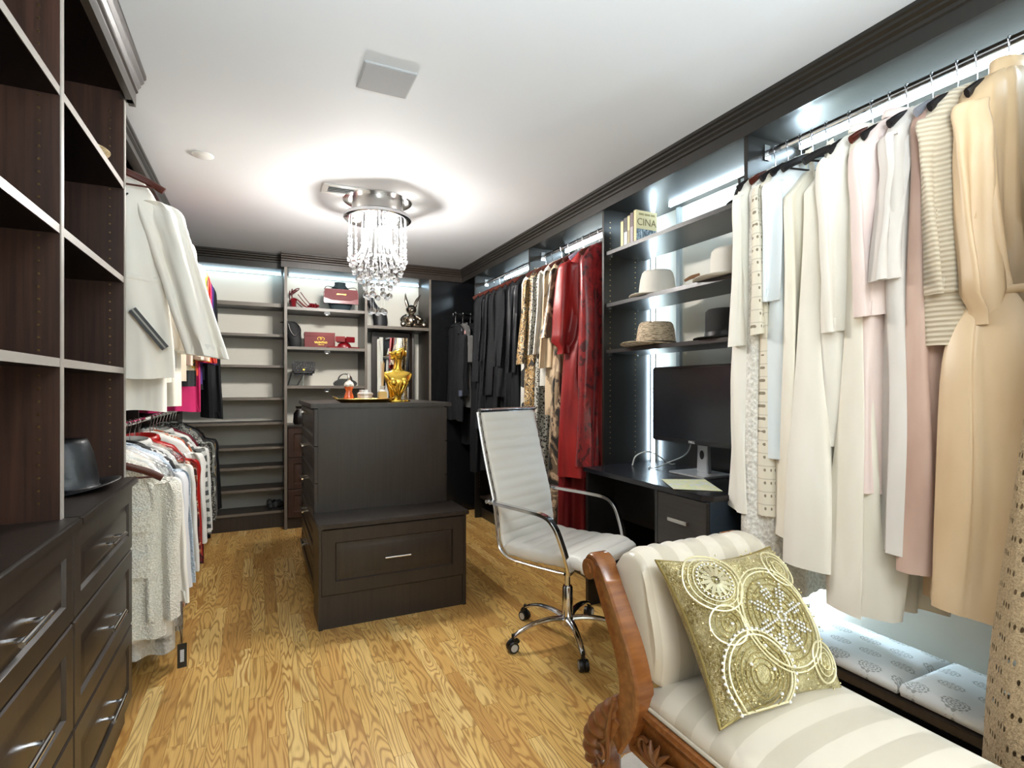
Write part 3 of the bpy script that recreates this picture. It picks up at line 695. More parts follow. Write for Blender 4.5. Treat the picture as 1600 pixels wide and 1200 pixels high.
# scroll side frames: S curve band swept in the YZ plane
band = [(1.325, .735), (1.305, .752), (1.28, .735), (1.25, .69), (1.205, .62), (1.165, .555), (1.14, .49), (1.135, .43), (1.155, .37), (1.18, .33), (1.205, .29)]
for s, x in ((0, CX0), (1, CX1)):
    P = smoothpts([(x, y, z) for y, z in band], 8)
    m = MB().sweep(P, [(.036*a, .024*b) for a, b in ((-1, -.6), (-.75, -1), (.75, -1), (1, -.6), (1, .6), (.75, 1), (.35, .72), (-.35, .72), (-.75, 1), (-1, .6))], (1, 0, 0), scale=lambda t: .72+.5*t if t < .6 else 1.02+.2*(t-.6)) if False else MB()
    n = len(P); rings = []
    for i, p in enumerate(P):
        t = (P[min(i+1, n-1)]-P[max(i-1, 0)]).normalized(); nn = Vector((0, t.z, -t.y)); k = .6+.55*min(1, i/n*1.6)
        sec = ((-.036, -.024), (-.03, -.03), (-.012, -.026), (.012, -.026), (.03, -.03), (.036, -.024), (.036, .024), (.03, .03), (-.03, .03), (-.036, .024))
        rings.append([p+nn*(a*k)+Vector((b, 0, 0)) for a, b in sec])
    fr = m.loops(rings).build('scroll_frame', WOODC, r, angle=40)
    sc = MB()   # rolled volute at the top
    sc.tube([(x-.034, 1.315, .728), (x+.034, 1.315, .728)], .03, 20); sc.tube([(x-.038, 1.315, .728), (x+.038, 1.315, .728)], .016, 16)
    sc.build('volute', WOODC, fr)
    # knee and leg, cabriole
    L = MB(); lp = smoothpts([(x, 1.19, .36), (x, 1.235, .30), (x, 1.275, .235), (x, 1.268, .17), (x, 1.245, .11), (x, 1.235, .06), (x, 1.262, .018)], 6); m2 = len(lp)
    L.tube(lp, .045, 14, rx=.042, up=(1, 0, 0), scale=lambda t: (.75+.35*sin(min(t/.35, 1)*pi/2)) if t < .35 else max(.42, 1.1-1.15*(t-.35)) if t < .93 else .62)
    lg = L.build('leg', WOODC, r)
    # acanthus carving: rows of curled ribs on knee and frame
    c = MB()
    for sd in ((-1,) if s == 0 else (1,)):
        xs = x+sd*.036
        leaf = smoothpts([(x+sd*.012, 1.165, .435), (x+sd*.016, 1.20, .385), (x+sd*.018, 1.243, .325), (x+sd*.018, 1.275, .26), (x+sd*.014, 1.278, .20), (x+sd*.01, 1.262, .15)], 16)
        c.tube(leaf, .034, 16, rx=.03, up=(1, 0, 0), scale=lambda t: (.25+1.15*sin(min(1, t*1.25)*pi*.62))*(1+.10*sin(2*pi*9*t))*(1 if t < .8 else 1-.55*(t-.8)/.2))
        for k in range(2):
            q = arc((1.225+k*.022, .255-k*.045), .018, .5, 5.2, 14, lambda yy, zz: (xs+sd*.016, yy, zz)); c.tube(q, .0052, 7, scale=lambda u: .55+.6*u)
        q = smoothpts([(xs+sd*.003, 1.178, .42), (xs+sd*.008, 1.20, .33), (xs+sd*.009, 1.2, .25), (xs+sd*.008, 1.225, .205)], 6); c.tube(q, .006, 8)
    tag(c.build('acanthus_carving', WCAR, lg), kind='stuff')
# foot-end legs
for x in (CX0, CX1):
    lp = smoothpts([(x, .06, .36), (x, .02, .30), (x, -.01, .235), (x, 0, .17), (x, .03, .11), (x, .035, .06), (x, .01, .018)], 6)
    MB().tube(lp, .045, 14, rx=.042, up=(1, 0, 0), scale=lambda t: (.75+.35*sin(min(t/.35, 1)*pi/2)) if t < .35 else max(.42, 1.1-1.15*(t-.35)) if t < .93 else .62).build('leg', WOODC, r)
def railprof(x, d):  # stepped rail
    return [(x, .418), (x-d*.026, .418), (x-d*.03, .408), (x-d*.026, .397), (x-d*.018, .39), (x-d*.012, .375), (x-d*.012, .30), (x-d*.02, .292), (x-d*.02, .28), (x, .28)]
for x, d in ((CX0+.02, 1), (CX1-.02, -1)):
    rl = MB().prism(railprof(x, d), 'y', .0, 1.165).build('side_rail', WOODC, r, angle=30)
    c = MB(); xs = x-d*.016
    for y0 in (1.05, .55):
        for k in range(7):
            a = radians(20+k*24); q = smoothpts([(xs, y0, .30), (xs-d*.008, y0-.045*cos(a), .30+.035*sin(a)), (xs-d*.004, y0-.085*cos(a)-.01, .302+.062*sin(a))], 5)
            c.tube(q, .006, 7, scale=lambda u: .5+1.1*sin(pi*min(1, u+.08)))
        q = arc((y0+.05, .325), .022, -2.5, 2.2, 14, lambda yy, zz: (xs-d*.004, yy, zz)); c.tube(q, .006, 7)
    tag(c.build('acanthus_carving', WCAR, rl), kind='stuff')
MB().box(CX0+.02, CX1-.02, 1.12, 1.15, .28, .42).build('end_rail', WOODC, r); MB().box(CX0+.02, CX1-.02, .0, .03, .28, .418).build('end_rail', WOODC, r)
# seat cushion, crowned
def seatpad(u, v):
    return None
rings = []
x0, x1, y0, y1 = CX0+.012, CX1-.012, .0, 1.125
for ins, z in ((.012, .418), (.0, .424), (-.002, .436), (.004, .452), (.02, .468), (.05, .485), (.10, .50), (.16, .508), (.22, .511)):
    a, b, c, d = x0+ins, x1-ins, y0+ins, y1-ins; ring = []; rc = .03; nseg = 14
    for (p, q) in (((a, c), (b, c)), ((b, c), (b, d)), ((b, d), (a, d)), ((a, d), (a, c))):
        for k in range(nseg): ring.append((p[0]+(q[0]-p[0])*k/nseg, p[1]+(q[1]-p[1])*k/nseg, z))
    rings.append(ring)
st = MB().loops(rings).build('seat_cushion', SATY, r, angle=60)
pp = [(x0-.001, y0, .424), (x0-.001, y1, .424), (x1+.001, y1, .424), (x1+.001, y0, .424)]
MB().tube([pp[0], pp[1]], .006, 8).build('piping', SATX, st); MB().tube([pp[2], pp[3]], .006, 8).build('piping', SATX, st)
# backrest roll
bp = smoothpts([(0, 1.085, .47), (0, 1.075, .55), (0, 1.088, .63), (0, 1.11, .70), (0, 1.125, .755), (0, 1.15, .795), (0, 1.195, .81), (0, 1.245, .79), (0, 1.275, .75), (0, 1.272, .715), (0, 1.23, .68), (0, 1.19, .62), (0, 1.165, .54), (0, 1.16, .46)], 5)
rings = []; nx = 28
for i in range(nx+1):
    u = i/nx; x = CX0+.022+(CX1-CX0-.044)*u; e = min(u, 1-u)*(CX1-CX0); k = 1-.13*max(0, 1-e/.05)**2; cyy, czz = 1.15, .66
    puck = .004*sin(i*2.3)*(1 if 1 < i < nx-1 else 0)
    rings.append([(x, cyy+(p.y-cyy)*k, czz+(p.z-czz)*k+puck*(p.z > .74)) for p in bp])
MB().loops(rings).build('backrest', SATX, r, angle=70)
# ---------------------------------------------------------------- beaded cushion
PW, PH = .425, .385
def pil(u, v, sgn=1):
    """u,v in -1..1"""
    pin = 1-.12*(1-abs(u)**2) * (abs(v)**3); pin2 = 1-.12*(1-abs(v)**2)*(abs(u)**3)
    th = .078*((1-u**4)*(1-v**4))**.6
    return (u*PW/2*pin2, v*PH/2*pin, sgn*th+.0)
def cushion_mat():
    t = NT('gold_beading'); uv = t.coord('Object'); base = t.noise(uv, 16, 2)
    vor = t.n('ShaderNodeTexVoronoi', {'feature': 'F1'}, Vector=uv, Scale=260)
    v2 = t.n('ShaderNodeTexVoronoi', {'feature': 'F1'}, Vector=uv, Scale=9.5)
    rings = t.math('SINE', t.math('MULTIPLY', v2.outputs['Distance'], 420))
    c = t.ramp(vor.outputs['Color'], [(.1, lin('#7a6a3a')), (.4, lin('#b5a266')), (.7, lin('#d2c490')), (.95, lin('#f4ecc8'))])
    c = t.mix(t.math('MULTIPLY_ADD', rings, .22, .22), c, lin('#6b5b2e'))
    c = t.mix(t.ramp(base, [(.45, (0, 0, 0)), (.62, (.5, .5, .5))]), c, lin('#dacd9c'))
    t.P(Base_Color=c, Metallic=.25, Roughness=.36)
    h = t.math('ADD', t.math('MULTIPLY', vor.outputs['Distance'], -1.2), t.math('MULTIPLY', rings, .25)); t.bump(h, .8, .004); return t.m
GB = cushion_mat(); GB2 = pm('gold_bead_pale', '#e2d8b0', .3, .45, bump=(400, .6, .002)); GB3 = pm('gold_bead_dark', '#8f7d48', .35, .5, bump=(500, .7, .002)); RH = pm('rhinestone', '#f2f2ee', .06, .55, spec=.8)
cu = thing('beaded_cushion', 'square gold beaded cushion leaning on the chaise backrest', 'cushion', (1.148, .985, .642))
up = Vector((.015, .215, .285)).normalized(); rt = Vector((.99, -.005, -.03)); rt = (rt-up*rt.dot(up)).normalized(); nn = rt.cross(up)
cu.rotation_euler = Matrix((rt, up, nn)).transposed().to_euler()
m = MB().grid(lambda a, b: pil(a*2-1, b*2-1), 40, 40); m.grid(lambda a, b: pil(a*2-1, b*2-1, -.8), 40, 40)
cb = m.build('cushion_body', GB, cu, local=True, angle=80)
def on(px, py, lift=.002):
    u, v = px/(PW/2), py/(PH/2); p = pil(max(-.97, min(.97, u)), max(-.97, min(.97, v))); return Vector((px, py, p[2]+lift))
def ringc(cx_, cy_, rad, r_, mat, name='bead_ring', n=60):
    pts = [on(cx_+rad*cos(2*pi*i/n), cy_+rad*sin(2*pi*i/n)) for i in range(n)]
    pts = [p for p in pts if abs(p.x) < PW/2*.95 and abs(p.y) < PH/2*.95]
    MB().tube(pts, r_, 6, closed=len(pts) == n).build(name, mat, cu, local=True)
def beads(pts, r_, name='rhinestones', mat=None):
    m = MB()
    for p in pts: m.sphere(p, r_, 6, 4)
    tag(m.build(name, mat or RH, cu, local=True), kind='stuff')
circ = [(.035, -.005, .115), (-.115, .105, .075), (-.09, -.115, .085), (.125, .115, .05), (-.13, .0, .045), (.125, -.12, .045)]
for i, (a, b, c) in enumerate(circ):
    ringc(a, b, c, .0026, GB2)
    if i in (0, 2):
        ringc(a, b, c+.010, .0022, GB2)
    for q in (.25, .4, .55, .7, .85) if i < 3 else (.4, .7):
        ringc(a, b, c*q, .0014, GB3 if i % 2 == 0 else GB2, 'stitched_ring', 44)
st_ = []
for k in range(8):
    a = k*pi/4+.25
    for j in range(9): st_.append(on(.035+(.012+.0095*j)*cos(a), -.005+(.012+.0095*j)*sin(a), .005))
    for j in (4, 5, 6):
        for e in (-1, 1): st_.append(on(.035+(.012+.0095*j)*cos(a)+e*.010*sin(a), -.005+(.012+.0095*j)*sin(a)-e*.010*cos(a), .004))
st_ += [on(.035+.012*cos(k), -.005+.012*sin(k), .006) for k in range(6)]
beads(st_, .0036)
pet = MB()
for k in range(14):
    a = k*2*pi/14; c, s = cos(a), sin(a)
    pet.loops([[on(-.115+(.026+.017*cos(t))*c-.005*sin(t)*s, .105+(.026+.017*cos(t))*s+.005*sin(t)*c, l) for t in [q*pi/4 for q in range(8)]] for l in (.001, .005)])
pet.build('petal_flower', pm('petal_glass', '#b8ad8c', .2, .5), cu, local=True)
beads([on(-.115+.046*cos(k*2*pi/28), .105+.046*sin(k*2*pi/28), .004) for k in range(28)]+[on(-.115, .105, .007)], .003, 'flower_beads')
beads([on(-.09+.098*cos(k*2*pi/44), -.115+.098*sin(k*2*pi/44), .004) for k in range(44) if abs(-.09+.098*cos(k*2*pi/44)) < .2 and abs(-.115+.098*sin(k*2*pi/44)) < .185]+[on(-.06, -.06, .006), on(-.12, -.09, .006), on(-.06, -.11, .006), on(-.05, -.16, .006), on(-.125, .0, .005)], .0045, 'pearls')
random.seed(5)
beads([on(random.uniform(-.19, .19), random.uniform(-.18, .18), .003) for k in range(130)], .0026, 'sequins', pm('sequin', '#efe2ac', .1, .8))
MB().tube([pil(sin(2*pi*i/80)*1.0 if False else max(-1, min(1, 1.42*cos(2*pi*i/80))), max(-1, min(1, 1.42*sin(2*pi*i/80))), 0) for i in range(80)], .004, 6, closed=True).build('edge_cord', GB3, cu, local=True)
# ---------------------------------------------------------------- long pads on the closet ledge
def padmat():
    t = NT('medallion_print'); tc = t.n('ShaderNodeTexCoord'); sp = t.n('ShaderNodeSeparateXYZ'); t.t.links.new(tc.outputs['Object'], sp.inputs[0])
    a = t.math('MULTIPLY', sp.outputs[0], 10.5); row = t.math('FLOOR', a); b = t.math('ADD', t.math('MULTIPLY', sp.outputs[1], 9.0), t.math('MULTIPLY', row, .5))
    fx = t.math('SUBTRACT', t.math('FRACT', a), .5); fy = t.math('SUBTRACT', t.math('FRACT', b), .5)
    ax = t.math('MULTIPLY', fx, 1.5); ang = t.math('ARCTAN2', fy, ax)
    d = t.math('ADD', t.math('SQRT', t.math('ADD', t.math('POWER', ax, 2), t.math('POWER', fy, 2))), t.math('MULTIPLY', t.math('ABSOLUTE', t.math('SINE', t.math('MULTIPLY', ang, 6))), .02))
    inside = t.math('LESS_THAN', d, .4); rg = t.math('GREATER_THAN', t.math('ADD', t.math('SINE', t.math('MULTIPLY', d, 62)), t.math('MULTIPLY', t.math('SINE', t.math('MULTIPLY', ang, 12)), .8)), .1)
    t.P(Base_Color=t.mix(t.math('MULTIPLY', t.math('MULTIPLY', inside, rg), .85), lin('#d6dadb'), lin('#8f9391')), Roughness=.8)
    t.bump(t.noise(t.coord('Object', (400, 400, 400)), 1, 2), .08, .001); return t.m
PADM = padmat()
def pad(x0, x1, y0, y1, z, th, label):
    rings = []; n = 10
    for ins, zz in ((.02, 0), (.004, .008), (0, th*.5), (.006, th*.8), (.03, th*.97), (.08, th)):
        ring = []
        a, b, c, d = x0+ins, x1-ins, y0+ins, y1-ins
        for (p, q) in (((a, c), (b, c)), ((b, c), (b, d)), ((b, d), (a, d)), ((a, d), (a, c))):
            for k in range(n): ring.append((p[0]+(q[0]-p[0])*k/n, p[1]+(q[1]-p[1])*k/n, z+zz))
        rings.append(ring)
    tag(MB().loops(rings).build('seat_pad', PADM, angle=60), label, 'cushion')
pad(1.94, 2.275, 1.06, 1.60, .218, .055, 'medallion printed seat pad on the closet ledge, touching the cream dresses panel')
pad(1.94, 2.275, .20, 1.055, .218, .06, 'medallion printed seat pad on the closet ledge beside the crochet dress')
# fluffy rug
m = MB(); n = 90; random.seed(2)
def rug(u, v):
    a = 2*pi*u; rr = v*(1+.06*sin(3*a)+.05*sin(7*a+1)); x = 1.2+.26*rr*cos(a); y = 1.12+.36*rr*sin(a)
    return (x, y, .004+.028*(1-v**6)+.010*random.random())
m.grid(rug, n, 30); m.grid(lambda u, v: (1.2+.26*v*(1+.06*sin(6*pi*u)+.05*sin(14*pi*u+1))*cos(2*pi*u), 1.12+.36*v*(1+.06*sin(6*pi*u)+.05*sin(14*pi*u+1))*sin(2*pi*u), .001), n, 2)
tag(m.build('fluffy_rug', pm('white_fur', '#dedbd4', .95, sheen=.4, bump=(220, .8, .006)), angle=180), 'white fluffy rug peeking out under the carved chaise leg', 'rug')
# ================================================================== fabrics
def fab(name, h, h2=None, rough=.85, weave=500, sheen=.15, spec=.3, sss=0, wb=.12):
    if name in MATS: return MATS[name]
    t = NT(name); c = lin(h)
    if h2:
        f = t.noise(t.coord('Object', (1, 1, .35)), 7, 3); c = t.mix(t.ramp(f, [(.35, (0, 0, 0)), (.65, (1, 1, 1))]), c, lin(h2))
    dk = sum(lin(h)[:3]) < .15; t.P(Base_Color=c, Roughness=rough, Sheen_Weight=0 if dk else sheen, Specular_IOR_Level=.18 if dk else spec)
    t.bump(t.noise(t.coord('Object', (weave, weave, weave)), 1, 2), wb, .001); MATS[name] = t.m; return t.m
def satin(name, h, h2, rough=.3): return fab(name, h, h2, rough, 300, 0, .45)
def ribbed(name, h, h2, freq=260, axis=2):
    t = NT(name); tc = t.n('ShaderNodeTexCoord'); sp = t.n('ShaderNodeSeparateXYZ'); t.t.links.new(tc.outputs['Object'], sp.inputs[0])
    w = t.math('SINE', t.math('MULTIPLY', sp.outputs[axis], freq)); t.P(Base_Color=t.mix(t.math('MULTIPLY_ADD', w, .5, .5), lin(h), lin(h2)), Roughness=.85, Sheen_Weight=.2); t.bump(w, .5, .003); return t.m
def blotch(name, stops, scale=9, dist=1.5, sc=(1, 1, 1), rough=.5, detail=3):
    t = NT(name); f = t.noise(t.coord('Object', sc), scale, detail, .5, dist); t.P(Base_Color=t.ramp(f, [(p, lin(c)) for p, c in stops], 'CONSTANT'), Roughness=rough, Sheen_Weight=.15); return t.m
def leopard(name, ground, spot, core=None, scale=45):
    t = NT(name); v = t.n('ShaderNodeTexVoronoi', {'feature': 'F1'}, Vector=t.coord('Object'), Scale=scale); n = t.noise(t.coord('Object'), scale*1.2, 2)
    d = t.math('ADD', v.outputs['Distance'], t.math('MULTIPLY_ADD', n, .5, -.25))
    st = [(0, lin(core or spot)), (.2 if core else .1, lin(spot)), (.42, lin(ground))]
    t.P(Base_Color=t.ramp(d, st, 'CONSTANT'), Roughness=.6); return t.m
def dotted(name, base, dot, scale=36, rad=.16):
    t = NT(name); tc = t.coord('Object', (scale, scale, scale*.55)); sp = t.n('ShaderNodeSeparateXYZ', None, Vector=tc)
    fx = t.math('SUBTRACT', t.math('FRACT', t.math('MULTIPLY', sp.outputs[0], 1.6)), .5); fz = t.math('SUBTRACT', t.math('FRACT', sp.outputs[2]), .5)
    d = t.math('SQRT', t.math('ADD', t.math('POWER', fx, 2), t.math('POWER', t.math('MULTIPLY', fz, 1.3), 2)))
    k = t.math('LESS_THAN', d, rad); line = t.math('LESS_THAN', t.math('ABSOLUTE', t.math('SUBTRACT', fz, .3)), .05)
    t.P(Base_Color=t.mix(k, t.mix(t.math('MULTIPLY', line, .3), lin(base), lin(dot)), lin(dot)), Roughness=.85); t.bump(k, .4, .003); return t.m
def stripes(name, cols, freq=24, axis=0, rough=.8):
    t = NT(name); tc = t.n('ShaderNodeTexCoord'); sp = t.n('ShaderNodeSeparateXYZ'); t.t.links.new(tc.outputs['Object'], sp.inputs[0])
    n = t.noise(t.coord('Object'), 14, 2); f = t.math('FRACT', t.math('ADD', t.math('MULTIPLY', sp.outputs[axis], freq), t.math('MULTIPLY', n, .6)))
    k = len(cols); t.P(Base_Color=t.ramp(f, [(i/k, lin(c)) for i, c in enumerate(cols)], 'CONSTANT'), Roughness=rough); return t.m
def tweed(name, a, b, scale=230):
    t = NT(name); f = t.noise(t.coord('Object', (1, 1, 1)), scale, 2, .7); g = t.n('ShaderNodeTexVoronoi', None, Vector=t.coord('Object'), Scale=scale*.55)
    t.P(Base_Color=t.mix(t.ramp(f, [(.4, (0, 0, 0)), (.62, (1, 1, 1))]), lin(a), lin(b)), Roughness=.95, Sheen_Weight=.3); t.bump(g.outputs['Distance'], .9, .006); return t.m
def crochet(name, h):
    t = NT(name); tc = t.n('ShaderNodeTexCoord'); sp = t.n('ShaderNodeSeparateXYZ'); t.t.links.new(tc.outputs['Object'], sp.inputs[0])
    z = t.math('MULTIPLY', sp.outputs[2], 25); row = t.math('FLOOR', z); x = t.math('ADD', t.math('MULTIPLY', t.math('ADD', sp.outputs[0], sp.outputs[1]), 62), t.math('MULTIPLY', row, 3.0))
    grp = t.math('LESS_THAN', t.math('FRACT', t.math('MULTIPLY', t.math('FLOOR', x), 1/6.0)), .45)
    fx = t.math('SUBTRACT', t.math('FRACT', x), .5); fz = t.math('SUBTRACT', t.math('FRACT', z), .5)
    d = t.math('SQRT', t.math('ADD', t.math('POWER', fx, 2), t.math('POWER', t.math('MULTIPLY', fz, 1.35), 2)))
    hole = t.math('MULTIPLY', t.math('LESS_THAN', d, .24), grp)
    n = t.noise(t.coord('Object'), 160, 3, .7)
    t.P(Base_Color=t.mix(t.ramp(n, [(.35, (0, 0, 0)), (.65, (1, 1, 1))]), lin('#8b7659'), lin(h)), Roughness=.9, Alpha=t.math('SUBTRACT', 1.0, hole)); t.bump(n, .9, .006); return t.m
def sheer(name, h, a=.75):
    t = NT(name); t.P(Base_Color=lin(h), Roughness=.8, Sheen_Weight=.3, Alpha=a); return t.m
def plastic():
    t = NT('clear_garment_plastic'); g = t.n('ShaderNodeBsdfGlossy', None, Color=(1, 1, 1, 1), Roughness=.08); tr = t.n('ShaderNodeBsdfTransparent', None, Color=(.93, .94, .95, 1)); lw = t.n('ShaderNodeLayerWeight', None, Blend=.25)
    n = t.n('ShaderNodeBump', None, Height=t.noise(t.coord('Object', (1, 1, .4)), 26, 3), Strength=.8, Distance=.02)
    t.t.links.new(n.outputs[0], g.inputs['Normal'])
    m = t.n('ShaderNodeMixShader', None, i0=t.math('MULTIPLY_ADD', lw.outputs['Fresnel'], .7, .07, clamp=True), i1=tr, i2=g); t.t.links.new(m.outputs[0], t.out.inputs[0]); return t.m
PLASTIC = plastic()
# ================================================================== hangers and garments
HB = pm('hanger_black', '#141113', .35); HW = pm('hanger_mahogany', '#4a1c10', .3, coat=.3); HL = pm('hanger_lilac', '#9d97ac', .35); HG = pm('hanger_grey', '#7e7f86', .4)
def hanger(label, hook, r, mat=HB, half=.205, group=None):
    o = thing('clothes_hanger', label, 'hanger', hook, r, group)
    m = MB(); pts = [(.012*cos(a), 0, .012*sin(a)+.005) for a in [radians(d) for d in range(-30, 211, 24)]]
    pts = [(p[0], 0, p[2]) for p in pts][::-1]
    pts = pts[::-1] if False else pts
    m.tube(pts[::-1]+[], .0018, 6, up=(0, 1, 0))
    m.tube([pts[-1] if pts[-1][0] > 0 else pts[0], (.004, 0, -.03), (0, 0, -.045), (0, 0, -.112)], .0018, 6, up=(0, 1, 0)); m.build('hook', CHROME, o, local=True)
    ap = smoothpts([(-half, 0, -.190), (-half*.75, .004, -.158), (-half*.3, 0, -.121), (0, 0, -.108), (half*.3, 0, -.121), (half*.75, .004, -.158), (half, 0, -.190)], 5)
    MB().sweep(ap, [(.014*cos(q*pi/4), .0075*sin(q*pi/4)) for q in range(8)], (0, 1, 0)).build('shoulder_arm', mat, o, local=True)
    MB().tube([(-half*.86, 0, -.182), (half*.86, 0, -.182)], .004, 8).build('trouser_bar', mat, o, local=True)
    return o
def ss(a, b, x): t = max(0, min(1, (x-a)/(b-a))); return t*t*(3-2*t)
def garment(name, label, cat, hook, r, L, mat, wh=.24, sh=.2, ht=.045, hth=.065, amp=.022, k=(9, 17), seed=0, sleeve=None, sl=.55, splay=.06, sr=(.06, .045), smat=None, waist=None, neck='round', front=1, hang=None, hanglabel=None, group=None, sway=0, plast=False, straps=False, cmat=None, sleeves=(1, -1), buttons=None, fwd=0, bust=None, asym=0, soff=.01):
    R = random.Random(seed); ph = [R.uniform(0, 6.28) for _ in range(8)]; dr = [R.uniform(-1.2, 1.2) for _ in range(3)]
    z0 = -.094; nv = 96; nh = 30; rings = []
    def prof(s):
        hw = sh+(wh-sh)*ss(.12, 1, s); hh = ht+(hth-ht)*ss(.1, .9, s)
        if waist:
            ws, wf = waist; g = max(0, 1-abs(s-ws)/.16)**2; hw *= 1-(1-wf)*g; hh *= 1-(1-wf)*.7*g
        return hw, hh
    def fold(xn, s):
        A = amp*(.12+.88*ss(.03, .7, s))
        if waist and s < waist[0]: A *= .55
        def pl(q): v = sin(q); return 1.15*(abs(v)**.7)*(1 if v > 0 else -1)-.25*cos(2*q)
        return A*1.35*(.6*pl(k[0]*xn+ph[0]+dr[0]*s*2)+.34*sin(k[1]*xn+ph[1]+dr[1]*s*3+1.2*sin(5*s+ph[5]))+.4*sin(k[0]*.45*xn+ph[2]+dr[2]*s))+.004*sin(11*s+7*xn+ph[6])*ss(.02, .15, s)
    steps = ([(0, .30, .3), (.004, .62, .55), (.010, .92, .8), (.03, 1.0, 1.0)] if not straps else [(.10/L*1.0, .55, .8), (.16/L, .8, 1)])+[None]*nh
    s0 = steps[-nh-1][0]
    for i, st in enumerate(steps):
        if st: s, fw, fh = st
        else:
            j = i-(len(steps)-nh)+1; s = s0+(1-s0)*j/nh; fw = fh = 1
        hw, hh = prof(s); hw *= fw; hh *= fh; ring = []
        for q in range(nv):
            a = 2*pi*q/nv; ca, sa = cos(a), sin(a); xn = (abs(ca)**.8)*(1 if ca > 0 else -1)
            x = xn*hw; y = hh*(abs(sa)**.7)*(1 if sa > 0 else -1)+fold(xn, s)+sway*s*s
            z = z0-s*L
            if not straps: z -= (.40*max(0, abs(x)-.05)+.9*max(0, abs(x)-.155))*(1-ss(0, .22, s))
            if asym: z -= asym*ss(.7, 1, s)*(xn*.5+.5)
            z -= .006*sin(5*xn+ph[4])*ss(.8, 1, s)
            ring.append((x, y, z))
        rings.append(ring)
    last = rings[-1]; cxm = sum(p[0] for p in last)/nv; cym = sum(p[1] for p in last)/nv
    rings.append([(cxm+(p[0]-cxm)*.97, cym+(p[1]-cym)*.9, p[2]+.004) for p in last]); rings.append([(cxm+(p[0]-cxm)*.9, cym+(p[1]-cym)*.6, p[2]+.06) for p in last])
    o = MB().loops(rings).build(name, mat, None, angle=85); c0 = o.location.copy(); hook = Vector(hook)
    o.rotation_euler = (0, 0, r); o.location = hook+Matrix.Rotation(r, 3, 'Z') @ c0
    tag(o, label, cat, group)
    def child(m, nm, mt, **kw): c = m.build(nm, mt, o, local=True, angle=80, **kw); c.location -= c0; return c
    if sleeve:
        for e in sleeves:
            R2 = random.Random(seed*7+e); p1 = R2.uniform(0, 6); p2 = R2.uniform(0, 6); n = 40; rr = []
            x0 = e*(sh-.035); spl = splay if e > 0 else -.03
            P = smoothpts([(x0-e*.03, 0, z0-.118), (e*(sh+soff*.8), front*fwd*.1, z0-.140), (e*(sh+soff+spl*.35), front*fwd*.4, z0-.09-sl*.4), (e*(sh+soff+spl), front*fwd, z0-.09-sl)], 9); N = len(P)
            for i, p in enumerate(P):
                t = i/(N-1); ra = sr[0]+(sr[1]-sr[0])*t
                if sleeve == 'bell': ra = sr[0]+(sr[1]-sr[0])*t**2
                if sleeve == 'bishop': ra = (sr[0]+(sr[1]-sr[0])*sin(min(1, t*1.12)*pi*.85)) if t < .93 else sr[0]*.55
                ra *= .35+.65*sin(min(1, t/.16)*pi/2)
                cr = .004*sin(15*t+p2)*sin(pi*min(1, t*1.1))+.002*sin(31*t+p1)
                rr.append([(p.x+ra*cos(2*pi*q/n)*(1+.07*sin(3*2*pi*q/n+p1+4*t))+cr*.6, p.y+ra*.42*sin(2*pi*q/n)+(.010+.012*t)*sin(5.2*cos(2*pi*q/n)+p1+2.2*t)+.006*sin(11*cos(2*pi*q/n)+p2-3*t)+cr, p.z-(0.03*(1-t)*(0) )+.10*(1-min(1, t/.15))*.0+e*0+(p.x+ra*cos(2*pi*q/n)-p.x)*(-.30 if t < .2 else -.12)*e) for q in range(n)])
            cc = [sum(v[j] for v in rr[-1])/n for j in range(3)]
            rr.append([tuple(cc[j]+(v[j]-cc[j])*(.88 if j < 2 else 1)+(.002 if j == 2 else 0) for j in range(3)) for v in rr[-1]])
            rr.append([tuple(cc[j]+(v[j]-cc[j])*(.7 if j < 2 else 1)+(.05 if j == 2 else 0) for j in range(3)) for v in rr[-2]])
            child(MB().loops(rr), 'sleeve', smat or mat)
    if straps:
        zt = z0-s0*L-.01
        for e in (-1, 1):
            m = MB(); m.sweep([(e*.10, .03, zt-.02), (e*.09, .022, (zt-.112)/2), (e*.085, .004, -.103), (e*.085, -.004, -.103), (e*.09, -.022, (zt-.112)/2), (e*.10, -.03, zt-.02)], [(-.011, -.0015), (.011, -.0015), (.011, .0015), (-.011, .0015)], (1, 0, 0))
            child(m, 'strap', mat)
    elif neck == 'collar':
        rr = []
        for zz, f in ((-.112, 1.05), (-.092, 1.0), (-.078, 1.02), (-.082, 1.16), (-.105, 1.28), (-.11, 1.2)):
            rr.append([(.075*f*cos(2*pi*q/24), .042*f*sin(2*pi*q/24), zz-.012*front*sin(2*pi*q/24)) for q in range(24)])
        child(MB().loops(rr, False, False), 'collar', cmat or mat)
    elif neck == 'high':
        rr = [[(.07*f*cos(2*pi*q/24), .04*f*sin(2*pi*q/24), zz) for q in range(24)] for zz, f in ((-.12, 1.1), (-.09, 1.0), (-.066, .98), (-.064, .93), (-.09, .9))]
        child(MB().loops(rr, False, False), 'collar', cmat or mat)
    else:
        m = MB(); m.tube([(.078*cos(2*pi*q/28), .04*sin(2*pi*q/28), -.104-.02*front*sin(2*pi*q/28)-.012*abs(cos(2*pi*q/28))) for q in range(28)], .006, 8, closed=True)
        child(m, 'neckband', cmat or mat)
